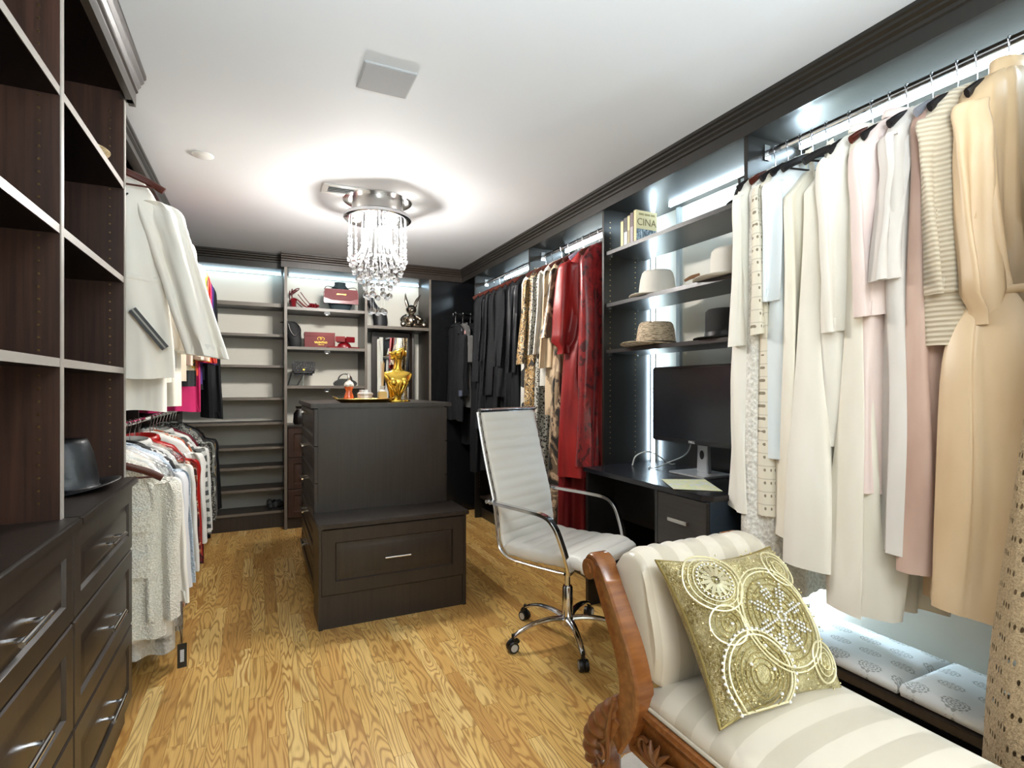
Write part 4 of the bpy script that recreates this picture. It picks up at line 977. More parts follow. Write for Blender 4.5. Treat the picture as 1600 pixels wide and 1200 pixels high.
    if waist:
        hw, hh = prof(waist[0]); zz = z0-waist[0]*L; rr = []
        for dz, f in ((.012, 1.0), (.009, 1.05), (-.009, 1.05), (-.012, 1.0)):
            rr.append([((abs(cos(a))**.8)*(1 if cos(a) > 0 else -1)*hw*f, hh*f*1.02*(abs(sin(a))**.7)*(1 if sin(a) > 0 else -1)+fold((abs(cos(a))**.8)*(1 if cos(a) > 0 else -1), waist[0])+sway*waist[0]**2, zz+dz) for a in [2*pi*q/40 for q in range(40)]])
        child(MB().loops(rr, False, False), 'waistband', cmat or mat)
    if buttons:
        n, bx, bm = buttons
        for i in range(n):
            s = .25+.6*i/max(1, n-1); hw, hh = prof(s); y = front*(hh*.98)+fold(bx/hw, s)+sway*s*s
            m = MB(); m.M = Matrix.Translation((bx, y+front*.002, z0-s*L)) @ Matrix.Rotation(radians(-90*front), 4, 'X'); m.lathe([(.011, 0), (.011, .003), (.007, .005)], 14); child(m, 'button', bm)
    if plast:
        rr = []
        for j in range(16):
            s = j/15*1.04; hw, hh = prof(min(1, s)); f = .35 if j == 0 else .95 if j == 1 else 1.04; ring = []
            for q in range(nv):
                a = 2*pi*q/nv; xn = (abs(cos(a))**.8)*(1 if cos(a) > 0 else -1)
                ring.append((xn*(hw+.02)*f, (hh+.014)*f*(abs(sin(a))**.7)*(1 if sin(a) > 0 else -1)+fold(xn, s)+sway*s*s+.004*sin(9*s+5*xn), z0+.012-s*L-(.30*max(0, abs(xn*hw*f)-.05)*(1-ss(0, .22, s)))))
            rr.append(ring)
        child(MB().loops(rr, False, False), 'plastic_cover', PLASTIC)
    if hang is not None: hanger(hanglabel or 'hanger', hook, r, hang, half=min(.205, sh+.005) if front > 0 else .18)
    return o, child, prof, fold, z0
def RG(y, a, *ar, x=2.0, z=2.283, soff=-.03, **kw):   # hung on the right hand rods
    name, label, cat, L, mat = ar[:5]
    return garment(name, label, cat, (x, y, z), pi-radians(a), L, mat, front=1, soff=soff, **kw)
def LG(y, a, z, *ar, x=-.58, **kw):
    name, label, cat, L, mat = ar[:5]
    return garment(name, label, cat, (x, y, z), radians(a), L, mat, front=-1, **kw)
CREAM = fab('cream_crepe', '#e3dccb', '#ece6d8'); IVORY = fab('ivory_linen', '#e6e0d2', '#eee9de', weave=260, wb=.3); WHITE = fab('white_cotton', '#ebe5da', '#f0ece3')
GT = 'cream and tan gowns on the near rod'
TAN = satin('tan_satin', '#c6a984', '#d4ba97', .42)
o, ch, *_ = RG(.58, 10, 'crochet_dress', 'beige openwork crochet dress hanging at the edge of the frame', 'dress', 2.06, crochet('crochet_beige', '#b79f7c'), x=1.91, wh=.35, sh=.17, hth=.10, amp=.02, seed=1, hang=HB, hanglabel='black hanger holding the beige crochet dress', group=GT)
o, ch, *_ = RG(.785, 6, 'satin_gown', 'tan satin gown with stand collar, gathered waist and long sleeves', 'dress', 1.57, TAN, wh=0.240, sh=.19, ht=.065, hth=.10, amp=.042, k=(17, 31), seed=2, sleeve='bishop', sl=.66, sr=(.05, .068), splay=.0, waist=(.42, .78), neck='high', hang=HB, hanglabel='black hanger holding the tan satin gown', group=GT, fwd=.03)
RG(.865, 8, 'knit_cardigan', 'ribbed oatmeal knit cardigan beside the tan satin gown', 'cardigan', .80, ribbed('oatmeal_rib', '#b3a48c', '#d0c3ac', 420), wh=0.200, seed=3, sleeve='long', sl=.56, sr=(.06, .055), splay=.0, amp=.012, hang=HB, hanglabel='black hanger holding the oatmeal cardigan', group=GT, fwd=.03)
RG(.915, 4, 'rose_dress', 'dusty rose long dress behind the oatmeal knit cardigan', 'dress', 1.5, satin('dusty_rose', '#b08f80', '#c6a898', .5), wh=0.220, amp=.026, seed=4, hang=HG, hanglabel='grey hanger holding the dusty rose dress', group=GT)
RG(.985, 6, 'grey_tunic', 'pale grey long tunic with plain hem beside the dusty rose dress', 'tunic', 1.45, fab('pale_grey_cloth', '#cfc8c0', '#dcd6cf'), wh=0.220, amp=.026, seed=5, sleeve='long', sl=.5, hang=HB, hanglabel='black hanger holding the pale grey tunic', group=GT)
RG(1.06, 10, 'pink_dress', 'blush pink dress with wide loose sleeves and straight hem', 'dress', 1.28, fab('blush_pink', '#e3cdc6', '#ecdcd5', weave=260, wb=.25), wh=0.220, sh=.19, amp=.016, seed=6, sleeve='bell', sl=.60, sr=(.065, .09), splay=.005, neck='collar', hang=HB, hanglabel='black hanger holding the blush pink dress', group=GT, fwd=.03)
RG(1.115, 3, 'cream_gown', 'floor sweeping cream gown with soft pleats beside the blush pink dress', 'dress', 1.68, CREAM, wh=0.230, hth=.09, amp=.042, k=(13, 25), seed=7, hang=HW, hanglabel='mahogany hanger holding the long cream gown', group=GT)
RG(1.175, 10, 'ivory_blouse', 'ivory tunic blouse with wide straight sleeves, shorter than its neighbours', 'blouse', 1.14, fab('ivory_poplin', '#e4ded2', '#eeeae0'), wh=0.210, sh=.19, amp=.016, seed=8, sleeve='long', sl=.64, sr=(.065, .072), splay=.005, neck='collar', hang=HB, hanglabel='black hanger holding the ivory tunic blouse', group=GT, fwd=.02)
RG(1.255, 16, 'linen_dress', 'white sleeveless linen dress with low hip seam and thin straps', 'dress', 1.58, IVORY, wh=0.260, sh=.19, ht=.05, hth=.10, amp=.02, k=(6, 13), seed=9, straps=True, hang=HB, hanglabel='black hanger holding the white linen strap dress', group=GT)
RG(1.345, 12, 'ivory_slip_dress', 'ivory slip dress with straps between the linen and sheer dresses', 'dress', 1.5, fab('ivory_slip', '#e8e0cd', '#f0eadb', .6), wh=0.220, amp=.024, k=(10, 19), seed=10, straps=True, hang=HB, hanglabel='black hanger holding the ivory slip dress', group=GT)
RG(1.405, 8, 'sheer_blouse', 'sheer pale blue white blouse beside the dotted cream dress', 'blouse', 1.2, fab('sheer_blue_white', '#dbe3e6', '#e6ecee', .6), wh=0.200, amp=.026, seed=11, sleeve='long', sl=.5, splay=.02, hang=HB, hanglabel='black hanger holding the sheer pale blouse', group=GT)
DOT = dotted('cream_dotted_eyelet', '#e2dac8', '#8a7f6a')
o, ch, *_ = RG(1.455, 10, 'eyelet_dress', 'cream eyelet dress with dotted rows and flounced short sleeves', 'dress', 1.44, DOT, wh=0.205, sh=.19, amp=.014, seed=12, sleeve='bell', sl=.62, sr=(.06, .10), splay=.0, hang=HB, hanglabel='black hanger holding the cream eyelet dress', group=GT)
RG(1.515, 4, 'lace_gown', 'long white lace gown whose scalloped hem hangs lowest beside the panel', 'dress', 1.78, tweed('white_lace', '#cfccc3', '#eeebe3', 90), wh=0.220, amp=.02, seed=13, hang=HW, hanglabel='mahogany hanger holding the white lace gown', group=GT)
RG(1.575, 8, 'chiffon_dress', 'white chiffon dress with fluted sleeves, last before the hat shelves', 'dress', 1.34, fab('white_chiffon', '#e6e2d6', '#f0ede4', .7), wh=0.220, sh=.19, hth=.07, amp=.042, k=(15, 27), seed=14, sleeve='bell', sl=.66, sr=(.055, .08), splay=.0, hang=HB, hanglabel='black hanger holding the white chiffon dress', group=GT, asym=.1)
# ------------------------------------------------ reds and prints
GR = 'red and printed dresses on the middle rod'
RED = satin('red_satin', '#8e1f1c', '#6a1214', .42); REDP = blotch('red_brocade', [(0, '#3c0a0e'), (.42, '#741517'), (.60, '#8a2020')], 22, 1.2, (1, 1, .6), .3)
BUR = satin('burgundy_satin', '#5c1519', '#6e1d1f', .35)
RG(2.80, 0, 'brocade_dress', 'dark red brocade dress next to the hat shelf panel', 'dress', 1.42, REDP, wh=.22, hth=.05, amp=.018, seed=21, hang=HW, hanglabel='mahogany hanger holding the red brocade dress', group=GR)
RG(2.885, 12, 'red_gown', 'bright red satin gown with puffed sleeves on a lilac hanger', 'dress', 1.5, RED, wh=.27, sh=.205, ht=.06, hth=.10, amp=.035, k=(9, 16), seed=22, sleeve='bishop', sl=.62, sr=(.06, .11), splay=.07, waist=(.36, .8), hang=HL, hanglabel='lilac plastic hanger holding the bright red gown', group=GR)
RG(2.98, 5, 'burgundy_gown', 'plain burgundy gown reaching the ledge beside the bright red gown', 'dress', 1.86, BUR, wh=.25, amp=.03, seed=23, hang=HW, hanglabel='mahogany hanger holding the burgundy gown', group=GR)
CAMO = blotch('brown_abstract_print', [(0, '#1b1712'), (.40, '#1f1a15'), (.47, '#6d5a45'), (.54, '#b59d80'), (.63, '#2a241d')], 5, 2.2, (1, 1, .7), .4)
RG(3.07, 8, 'abstract_kaftan', 'brown and black abstract print satin kaftan', 'dress', 1.85, CAMO, wh=.25, amp=.028, seed=24, sleeve='bell', sl=.5, sr=(.06, .1), hang=HW, hanglabel='mahogany hanger holding the abstract print kaftan', group=GR)
RG(3.14, 14, 'beige_blouse', 'beige satin blouse with dark smudged print and knotted front', 'blouse', 1.12, blotch('beige_smudge', [(0, '#3a3027'), (.36, '#8a765c'), (.45, '#bfa98a'), (.7, '#a58f70')], 4, 1.8, (1, 1, .6), .35), wh=.23, amp=.035, seed=25, sleeve='long', sl=.7, sr=(.06, .07), splay=.05, hang=HW, hanglabel='mahogany hanger holding the beige satin blouse', group=GR)
RG(3.26, 10, 'grey_cape', 'plain light grey blouse with draped shoulder', 'blouse', .92, fab('light_grey_crepe', '#b0aca4', '#c2beb5', .6), wh=.22, amp=.022, seed=26, sleeve='long', sl=.6, sr=(.055, .05), hang=HW, hanglabel='mahogany hanger holding the light grey blouse', group=GR)
RG(3.36, 6, 'spotted_dress', 'black and white small spotted long dress', 'dress', 1.7, leopard('snow_leopard', '#a8a59a', '#1a1815', None, 70), wh=.24, amp=.022, seed=27, sleeve='long', sl=.6, hang=HW, hanglabel='mahogany hanger holding the spotted dress', group=GR)
RG(3.50, 10, 'leopard_dress', 'gold and black animal print dress with frilled hem tiers', 'dress', 1.55, blotch('gold_animal_print', [(0, '#14100b'), (.40, '#8f6a32'), (.46, '#c9b58e'), (.50, '#14100b'), (.56, '#a37b3c'), (.64, '#1c150d')], 26, 1.2, (1, 1, .8), .5), wh=.24, amp=.03, seed=28, sleeve='long', sl=.66, sr=(.06, .05), hang=HW, hanglabel='mahogany hanger holding the gold animal print dress', group=GR)
RG(3.60, 4, 'white_trousers', 'white and black patched skirt showing under the gold animal print dress', 'skirt', 1.75, blotch('white_black_patch', [(0, '#12110f'), (.48, '#c9c6be')], 4, .8, (1, 1, 1), .6), wh=.2, amp=.02, seed=29, hang=HB, hanglabel='black hanger holding the patched skirt', group=GR)
# ------------------------------------------------ blacks
GK = 'black garments on the far rod'
BK = [fab('black_crepe', '#111214', '#17181a', .7), satin('black_satin', '#0e0f11', '#1a1b1e', .4), fab('charcoal_wool', '#1a1b1d', '#222325', .9)]
blk = [(3.74, 'black dress with a bead trimmed front edge, nearest the animal print dress', 'dress', 1.6, 1, 'beaded'), (3.86, 'black satin gown between the beaded dress and the blazer', 'dress', 1.75, 1, None), (3.98, 'black blazer with narrow sleeves among the long gowns', 'jacket', 1.0, 2, 'long'), (4.10, 'black crepe gown with pleated skirt falling to the ledge', 'dress', 1.8, 0, None), (4.22, 'black tunic with bell sleeves', 'tunic', 1.25, 0, 'bell'), (4.34, 'black knee length dress with long cuffed sleeves', 'dress', 1.35, 1, 'long'), (4.47, 'charcoal wool coat with long sleeves', 'coat', 1.3, 2, 'long'), (4.60, 'black jumpsuit hanging beside the corner upright', 'jumpsuit', 1.7, 0, None)]
nm = {'dress': 'black_dress', 'jacket': 'black_blazer', 'tunic': 'black_tunic', 'coat': 'charcoal_coat', 'jumpsuit': 'black_jumpsuit'}
for i, (y, lb, cat, L, mi, slv) in enumerate(blk):
    o, ch, prof, fold, z0 = RG(y, 8 if i % 2 else 3, nm[cat], lb, cat, L, BK[mi], wh=.235, sh=.2, amp=.024, seed=40+i, sleeve=(slv if slv in ('long', 'bell') else 'long' if i in (0,) else None), sl=(.72, .5, .66, .8, .9, .6, .78, .5)[i], sr=(.06, .075 if slv == 'bell' else .05), splay=.05, hang=HW, hanglabel='mahogany hanger holding the '+lb.split(' with ')[0].split(' between')[0].split(' hanging')[0].split(' among')[0]+' '+('of the far bay' if i in (0, 3) else 'there') if False else 'mahogany hanger under the '+lb.split(',')[0], group=GK)
    if slv == 'beaded':
        m = MB()
        for q in range(40):
            s = .12+.33*q/40; hw, hh = prof(s); m.sphere((.12, .9*hh+fold(.12/hw, s), z0-s*L), .006, 6, 4)
        tag(ch(m, 'bead_trim', pm('jet_beads', '#b8b8b8', .2, .6)), kind='stuff')
for i, (x, lb, nmx, L, mt, slv) in enumerate(((1.745, 'black jacket with pale cuffs on the pull-out rod in the corner', 'black_jacket', .95, BK[2], 'long'), (1.82, 'grey top with a rose panel on the pull-out rod in the corner', 'grey_shirt', .82, fab('mid_grey_jersey', '#4b4a48', '#5a5856'), 'short'), (1.90, 'black cardigan behind the grey top on the corner rod', 'black_cardigan', 1.2, BK[0], 'long'))):
    o, ch, prof, fold, z0 = garment(nmx, lb, 'jacket' if i == 0 else 'top' if i == 1 else 'cardigan', (x, 4.975, 1.99), radians(-90), L, mt, front=-1, wh=.21, sh=.19, ht=.03, hth=.035, amp=.008, seed=60+i, sleeve='long', sl=.62 if slv == 'long' else .3, sr=(.055, .045), splay=.04, hang=HG, hanglabel='grey hanger holding the '+lb.split(' on ')[0].split(' behind')[0]+' in the corner')
    if i == 1: ch(MB().sweep(smoothpts([(.14, -.035, z0-.09), (.17, -.045, z0-.25), (.15, -.04, z0-.45)], 5), [(-.03, -.003), (.03, -.003), (.03, .003), (-.03, .003)], (0, 1, 0)), 'rose_panel', fab('rose_cloth', '#c89a94'))
    if i == 0:
        ch(MB().tube([(.232, 0, z0-.66), (.234, 0, z0-.715)], .026, 12, rx=.05), 'cuff', fab('pale_cuff', '#4a5060'))
# ================================================================== clothes on the double hung closet
U = 2.235; D = 1.085
GU, GD = 'jackets on the upper rod', 'jackets on the lower rod'
o, ch, prof, fold, z0 = LG(2.60, 8, U, 'white_jacket', 'white jacket with a dark zipped pocket, first on the upper rod', 'jacket', .84, WHITE, wh=.26, sh=.20, ht=.05, hth=.06, amp=.012, seed=71, sleeve='long', sl=.66, splay=.16, sr=(.088, .078), neck='collar', hang=HW, hanglabel='mahogany hanger holding the white zip pocket jacket', group=GU, fwd=.085, waist=(.52, .97))
zp = []
for i in range(2):
    m = MB(); a = Vector((.115, -.076, z0-.57)); b = Vector((.225, -.074, z0-.72)); d_ = (b-a).normalized(); pr = Vector((d_.z, 0, -d_.x))
    w_ = .014 if i == 0 else .003; y_ = 0 if i == 0 else -.003
    m.loops([[a+pr*w_+Vector((0, q, 0)), b+pr*w_+Vector((0, q, 0)), b-pr*w_+Vector((0, q, 0)), a-pr*w_+Vector((0, q, 0))] for q in (y_+.02, y_-.003)])
    ch(m, 'pocket_zip' if i == 0 else 'zip_teeth', BLACKP if i == 0 else pm('zip_metal', '#77756f', .35, .8))
ch(MB().tube(smoothpts([(.03, -.06, z0-.10), (.05, -.075, z0-.12), (.085, -.072, z0-.125), (.1, -.06, z0-.11)], 5), .0035, 6), 'neck_cord', BLACKP)
ups = [(2.72, 'white_shirt', 'white shirt hanging longer, half hidden by the zip pocket jacket', 'shirt', .98, WHITE, 'long'), (2.86, 'ivory_jacket', 'ivory jacket second behind the zip pocket jacket', 'jacket', .86, IVORY, 'long'),
  (3.02, 'organza_blouse', 'sheer white organza blouse with ruffled neck', 'blouse', .8, fab('organza_white', '#e2e0da', None, .5), 'long'), (3.2, 'cream_blouse', 'cream blouse with gold button cuff', 'blouse', .98, CREAM, 'long'),
  (3.4, 'beige_blouse', 'plain light beige blouse before the divider', 'blouse', .85, fab('light_beige', '#c9b8a2', '#d6c8b4'), None), (3.72, 'blush_top', 'pale blush top just past the divider', 'top', .75, fab('pale_blush', '#dbc6b8'), 'long'),
  (3.86, 'yellow_print_blouse', 'white blouse with yellow print and black hem band', 'blouse', .86, blotch('yellow_print', [(0, '#1b1a16'), (.36, '#b89a2c'), (.47, '#d8d0b8')], 8, 1.0, (1, 1, .7), .6), 'long'),
  (4.02, 'orange_blouse', 'orange red blouse with draped sleeve', 'blouse', .80, satin('orange_red', '#c23a20', '#a82a1e', .45), 'bell'), (4.18, 'magenta_top', 'magenta top with v shaped hem', 'top', 1.04, fab('magenta', '#b81c5c', '#a2164e', .6), 'long'),
  (4.32, 'purple_blouse', 'purple blouse between the magenta top and navy jacket', 'blouse', .86, satin('purple_satin', '#3f2a6a', '#33205a', .5), 'long'), (4.46, 'navy_jacket', 'navy jacket with straight hem', 'jacket', .82, fab('navy', '#12141d', '#1a1c28'), 'long'), (4.62, 'black_fringed_top', 'black top whose long flared sleeve reaches lowest on the upper rod', 'top', .9, BK[0], 'bell'), (4.76, 'dark_jacket', 'dark grey jacket last on the upper rod', 'jacket', .8, BK[2], None)]
for i, (y, n_, lb, cat, L, mt, slv) in enumerate(ups):
    o, ch, prof, fold, z0 = LG(y, 6, U, n_, lb, cat, L, mt, wh=.215, sh=.205, amp=.02, seed=80+i, sleeve=slv, sl=1.02 if n_ == 'black_fringed_top' else .62, sr=(.065, .075 if slv == 'bell' else .055), splay=.03, fwd=.02, neck='collar' if cat in ('shirt', 'jacket') else 'round', hang=HW if i % 3 else HB, hanglabel=('mahogany' if i % 3 else 'black')+' hanger under the '+lb.split(' with ')[0].split(' whose')[0], group=GU)
    if n_ == 'yellow_print_blouse':
        m = MB(); hw, hh = prof(1); m.loops([[((abs(cos(a))**.8)*(1 if cos(a) > 0 else -1)*(hw+.004), (hh+.006)*(abs(sin(a))**.7)*(1 if sin(a) > 0 else -1)+fold((abs(cos(a))**.8)*(1 if cos(a) > 0 else -1), 1), z0-L-.012+dz) for a in [2*pi*q/40 for q in range(40)]] for dz in (0, .10)], False, False); ch(m, 'hem_band', BLACKP)
tw = tweed('cream_tweed', '#c9c4b4', '#ece8dc')
o, ch, prof, fold, z0 = LG(2.63, 8, D, 'tweed_jacket', 'cream boucle tweed jacket with gold buttons, first on the lower rod', 'jacket', .76, tw, wh=.225, sh=.20, ht=.05, hth=.065, amp=.008, seed=101, sleeve='long', sl=.60, splay=.01, sr=(.066, .06), neck='round', hang=HW, hanglabel='mahogany hanger holding the cream tweed jacket', group=GD, buttons=(3, -.005, pm('gold_button', '#c8a050', .25, 1)), fwd=.035)
for zz in (.36, .60):
    hw, hh = prof(zz); m = MB().box(.06, .17, -hh-.012, -hh+.02, z0-zz*.76-.05, z0-zz*.76+.05); ch(m, 'patch_pocket', tw, bevel=.008)
tg = MB().box(.262, .296, -.085, -.0835, z0-.895, z0-.795); tg = ch(tg, 'price_tag', BLACKP)
c = MB().box(.272, .286, -.0855, -.0845, z0-.87, z0-.82).build('tag_barcode', stripes('barcode', ['#e8e8e8', '#222222', '#d8d8d8'], 260, 2), tg, local=True); c.location -= tg.location+Vector((0, 0, 0))-Vector((0, 0, 0)); c.location = Vector((0, -.0012, 0))
ch(MB().tube([(.279, -.084, z0-.795), (.27, -.06, z0-.73)], .0012, 5), 'tag_string', BLACKP)
los = [(2.73, 'plastic_covered_blouse', 'white blouse under clear plastic behind the cream tweed jacket', 'blouse', .8, WHITE, 'long', True), (2.81, 'plastic_covered_dress', 'white lace dress under clear plastic, second behind the tweed jacket', 'dress', .9, tweed('lace_white', '#d2d0c8', '#eceae4', 120), None, True),
  (2.90, 'white_tunic', 'long plain white tunic falling below the tweed jacket', 'tunic', .84, fab('cool_white', '#d9dade', '#e6e7ea'), 'long', False), (2.99, 'blue_knit', 'fuzzy pale blue knit dress on the lower rod', 'dress', .80, tweed('fuzzy_blue', '#aebccb', '#cdd8e2', 200), 'long', False),
  (3.09, 'floral_skirt', 'black skirt with white flowers showing its hem at the floor', 'skirt', .92, blotch('black_white_floral', [(0, '#101010'), (.55, '#c8c6c2')], 16, .8, (1, 1, 1), .6), None, False), (3.18, 'white_jacket', 'white plastic wrapped jacket before the red blazer', 'jacket', .72, fab('soft_white', '#d8d5ce', '#e4e1da'), 'long', True),
  (3.30, 'burgundy_floral_dress', 'burgundy floral print dress beside the red blazer', 'dress', .88, blotch('burgundy_floral', [(0, '#2a0d10'), (.40, '#6a1a1c'), (.52, '#a8542c'), (.57, '#c8b8a0'), (.62, '#4a1416')], 14, .8, (1, 1, 1), .6), 'long', False), (3.42, 'red_blazer', 'bright red leather blazer on the lower rod', 'jacket', .58, satin('red_leather', '#b3231c', '#8d1512', .3), 'long', False),
  (3.72, 'white_blouse', 'white pleated blouse just past the red blazer', 'blouse', .66, fab('pleat_white', '#dddad2', '#e8e6e0'), 'long', False), (3.82, 'rust_scarf_dress', 'rust orange patterned dress in the lower row', 'dress', .84, blotch('rust_print', [(0, '#2a1712'), (.42, '#b0562c'), (.55, '#cfc0a8'), (.62, '#6a2418')], 9, .8, (1, 1, 1), .6), None, False),
  (3.93, 'striped_jacket', 'grey and white diagonal striped fur jacket', 'jacket', .74, stripes('grey_white_stripe', ['#3e4240', '#b9bab4', '#5d605c', '#d4d3cc'], 9, 2), 'long', False), (4.05, 'silver_blouse', 'silver white shimmering blouse behind the striped fur jacket', 'blouse', .68, fab('silver_white', '#c9c8c2', '#dad9d4', .4), 'long', False),
  (4.18, 'burgundy_velvet_dress', 'burgundy velvet dress reaching the floor', 'dress', .93, fab('burgundy_velvet', '#4d141c', '#65202a', .6, sheen=.8), None, False), (4.32, 'sequin_jacket', 'charcoal sequin jacket with pale flecks', 'jacket', .7, leopard('flecked_sequin', '#34332f', '#9a988f', None, 80), 'long', False),
  (4.46, 'olive_jacket', 'grey green camouflage jacket near the shoe shelves', 'jacket', .76, blotch('grey_camo', [(0, '#2c2e2a'), (.45, '#6f716a'), (.55, '#aeb0a8')], 9, .6, (1, 1, 1), .7), 'long', False), (4.6, 'gold_trim_dress', 'black dress with gold chain print beside the shoe shelves', 'dress', .84, blotch('gold_chain_print', [(0, '#0f0e0c'), (.6, '#b08c3a'), (.66, '#131210')], 20, .6, (1, 1, .6), .5), 'long', False), (4.74, 'black_coat', 'long black coat last on the lower rod', 'coat', .9, BK[1], 'bell', False)]
for i, (y, n_, lb, cat, L, mt, slv, pl) in enumerate(los):
    LG(y, 6, D, n_, lb, cat, L, mt, wh=.235 if L > .75 else .215, sh=.205, amp=.018, seed=120+i, sleeve=slv, sl=.58, sr=(.06, .07 if slv == 'bell' else .05), splay=.03, fwd=.015, plast=pl, neck='collar' if cat == 'jacket' else 'round', hang=HW if i % 2 else HB, hanglabel=('mahogany' if i % 2 else 'black')+' hanger under the '+lb.split(' with ')[0].split(' showing')[0].split(',')[0], group=GD)

hanger('bare mahogany hanger before the white zip pocket jacket', (-.58, 2.50, U), radians(4), HW, .235)
hanger('bare mahogany hanger before the cream tweed jacket', (-.58, 2.53, D), radians(4), HW, .225)
# ================================================================== things on the island
IZ = 1.17
def gold(): return GOLD
r = thing('vanity_tray', 'gilded scalloped tray of perfume bottles on the island', 'tray', (.6, 3.35, IZ))
t = MB(); n = 48
def trring(f, z): return [(.585+.17*f*cos(2*pi*i/n)*(1+.03*cos(8*2*pi*i/n)), 3.36+.10*f*sin(2*pi*i/n)*(1+.03*cos(8*2*pi*i/n)), IZ+z) for i in range(n)]
t.loops([trring(.7, 0), trring(.82, .002), trring(.98, .018), trring(1.02, .022), trring(.99, .024), trring(.84, .007), trring(.0, .006)]); t.build('tray_dish', pm('tray_gilt', '#c9a45a', .3, 1), r)
for s in (-1, 1):
    MB().tube([(.585+s*.165+s*.02*sin(a), 3.36+.035*cos(a), IZ+.024+.012*sin(a)) for a in [pi*i/10 for i in range(11)]], .004, 8).build('handle', pm('tray_gilt', '#c9a45a', .3, 1), r)
def glassm(name, h, rough=.05, mixf=.35):
    t = NT(name); g = t.n('ShaderNodeBsdfGlossy', None, Color=(1, 1, 1, 1), Roughness=rough); tr = t.n('ShaderNodeBsdfTransparent', None, Color=lin(h)); lw = t.n('ShaderNodeLayerWeight', None, Blend=mixf)
    m = t.n('ShaderNodeMixShader', None, i0=t.math('MULTIPLY_ADD', lw.outputs['Facing'], .6, .06, clamp=True), i1=tr, i2=g); t.t.links.new(m.outputs[0], t.out.inputs[0]); return t.m
AMB = pm('orange_perfume', '#d9602a', .12, coat=.6); CLR = glassm('clear_glass', '#e8ecec')
TZ = IZ+.0065
r = thing('perfume_bottle', 'orange torso shaped perfume bottle on the gilded tray', 'bottle', (.49, 3.345, TZ))
c = (.49, 3.345, TZ)
MB().lathe([(.028, 0), (.03, .005), (.031, .018), (.025, .042), (.018, .06), (.024, .08), (.029, .092)], 20, c, 1, .75, True, True).build('bottle_body', AMB, r)
m = MB().lathe([(.029, .0925), (.030, .104), (.022, .118), (.011, .124), (.009, .132)], 20, c, 1, .75); m.sphere((c[0]-.012, c[1]-.018, c[2]+.1), .011, 10, 6); m.sphere((c[0]+.012, c[1]-.018, c[2]+.1), .011, 10, 6)
m.build('shoulder', pm('frosted_glass', '#d9d2c8', .25), r)
MB().lathe([(.008, .132), (.009, .136), (.008, .165), (.005, .17)], 14, c).build('cap', pm('cap_silver', '#d0d0d0', .2, 1), r)
r = thing('crystal_jar', 'clear cut crystal jar with lid between two perfume bottles', 'jar', (.585, 3.34, TZ)); c = (.585, 3.34, TZ)
rings = []
for rad, z in ((.036, 0), (.042, .004), (.042, .038), (.046, .042), (.046, .05), (.036, .056), (.034, .072)):
    rings.append([(c[0]+rad*(1+(.05 if i % 2 else 0))*cos(2*pi*i/24), c[1]+rad*(1+(.05 if i % 2 else 0))*sin(2*pi*i/24), c[2]+z) for i in range(24)])
MB().loops(rings).build('jar_body', pm('cut_crystal', '#ded8d2', .1, .2, spec=.8), r, smooth=False)
MB().sphere((c[0]-.045, c[1]-.01, TZ+.014), .013, 12, 8).build('stopper', CRY, r)
r = thing('reed_diffuser', 'amber diffuser bottle with tall thin reeds on the tray', 'bottle', (.69, 3.335, TZ)); c = (.69, 3.335, TZ)
m = MB().box(c[0]-.026, c[0]+.026, c[1]-.022, c[1]+.022, TZ, TZ+.062); m.build('bottle_body', pm('amber_glass', '#caa02c', .08, coat=.7), r, bevel=.006)
MB().lathe([(.022, .062), (.012, .076), (.012, .088), (.014, .09), (.014, .096), (.01, .096)], 16, c).build('neck', pm('frosted_glass', '#d9d2c8', .25), r)
for k, (a, b) in enumerate(((.0, .0), (.012, .006), (-.008, .004), (.004, -.006))):
    MB().tube([(c[0]+a*.3, c[1]+b*.3, TZ+.07), (c[0]+a, c[1]+b, TZ+.235+.006*k)], .0022, 6).build('reed', pm('reed_wood', '#d8b27a', .6), r)
# gold bust -----------------------------------------------------------------
def loft(m, rows, n=32, pw=1.0, ns=5):
    """rows of (x, y, z, rx, ry) smoothly interpolated"""
    V = [Vector((a[0], a[1], a[2])) for a in rows]; W_ = [Vector((a[3], a[4], a[5] if len(a) > 5 else 0)) for a in rows]
    c = smoothpts(V, ns); w = smoothpts(W_, ns)
    m.loops([[(p.x+q.x*cos(2*pi*i/n)*(1), p.y+q.y*sin(2*pi*i/n), p.z+q.z*cos(2*pi*i/n)) for i in range(n)] for p, q in zip(c, w)]); return m
gx, gy = .80, 3.40
r = thing('gold_bust', 'shiny gold female bust with raised chin on the island', 'sculpture', (gx, gy, IZ))
MB().lathe([(.075, 0), (.078, .004), (.075, .012), (.03, .016)], 32, (gx-.005, gy, IZ), 1.1, .75).build('base', GOLD, r)
m = MB(); loft(m, [(gx-.012, gy, IZ+.012, .034, .026), (gx-.012, gy, IZ+.04, .040, .03), (gx-.006, gy, IZ+.085, .058, .042), (gx, gy, IZ+.13, .078, .05), (gx+.001, gy+.004, IZ+.165, .094, .042), (gx+.001, gy+.007, IZ+.186, .094, .030), (gx+.001, gy+.008, IZ+.197, .06, .026), (gx, gy+.006, IZ+.208, .034, .026), (gx+.001, gy+.004, IZ+.235, .026, .025), (gx+.003, gy, IZ+.265, .027, .027), (gx+.002, gy-.003, IZ+.282, .033, .033), (gx-.002, gy-.005, IZ+.30, .044, .04), (gx-.001, gy-.005, IZ+.32, .046, .043, .006), (gx+.004, gy-.002, IZ+.338, .036, .036, .012), (gx+.01, gy, IZ+.345, .008, .01, .002)], 36, 1, 7)
for s in (-1, 1): m.sphere((gx+s*.034, gy-.028, IZ+.125), .03, 16, 12, (1, .95, 1.05))
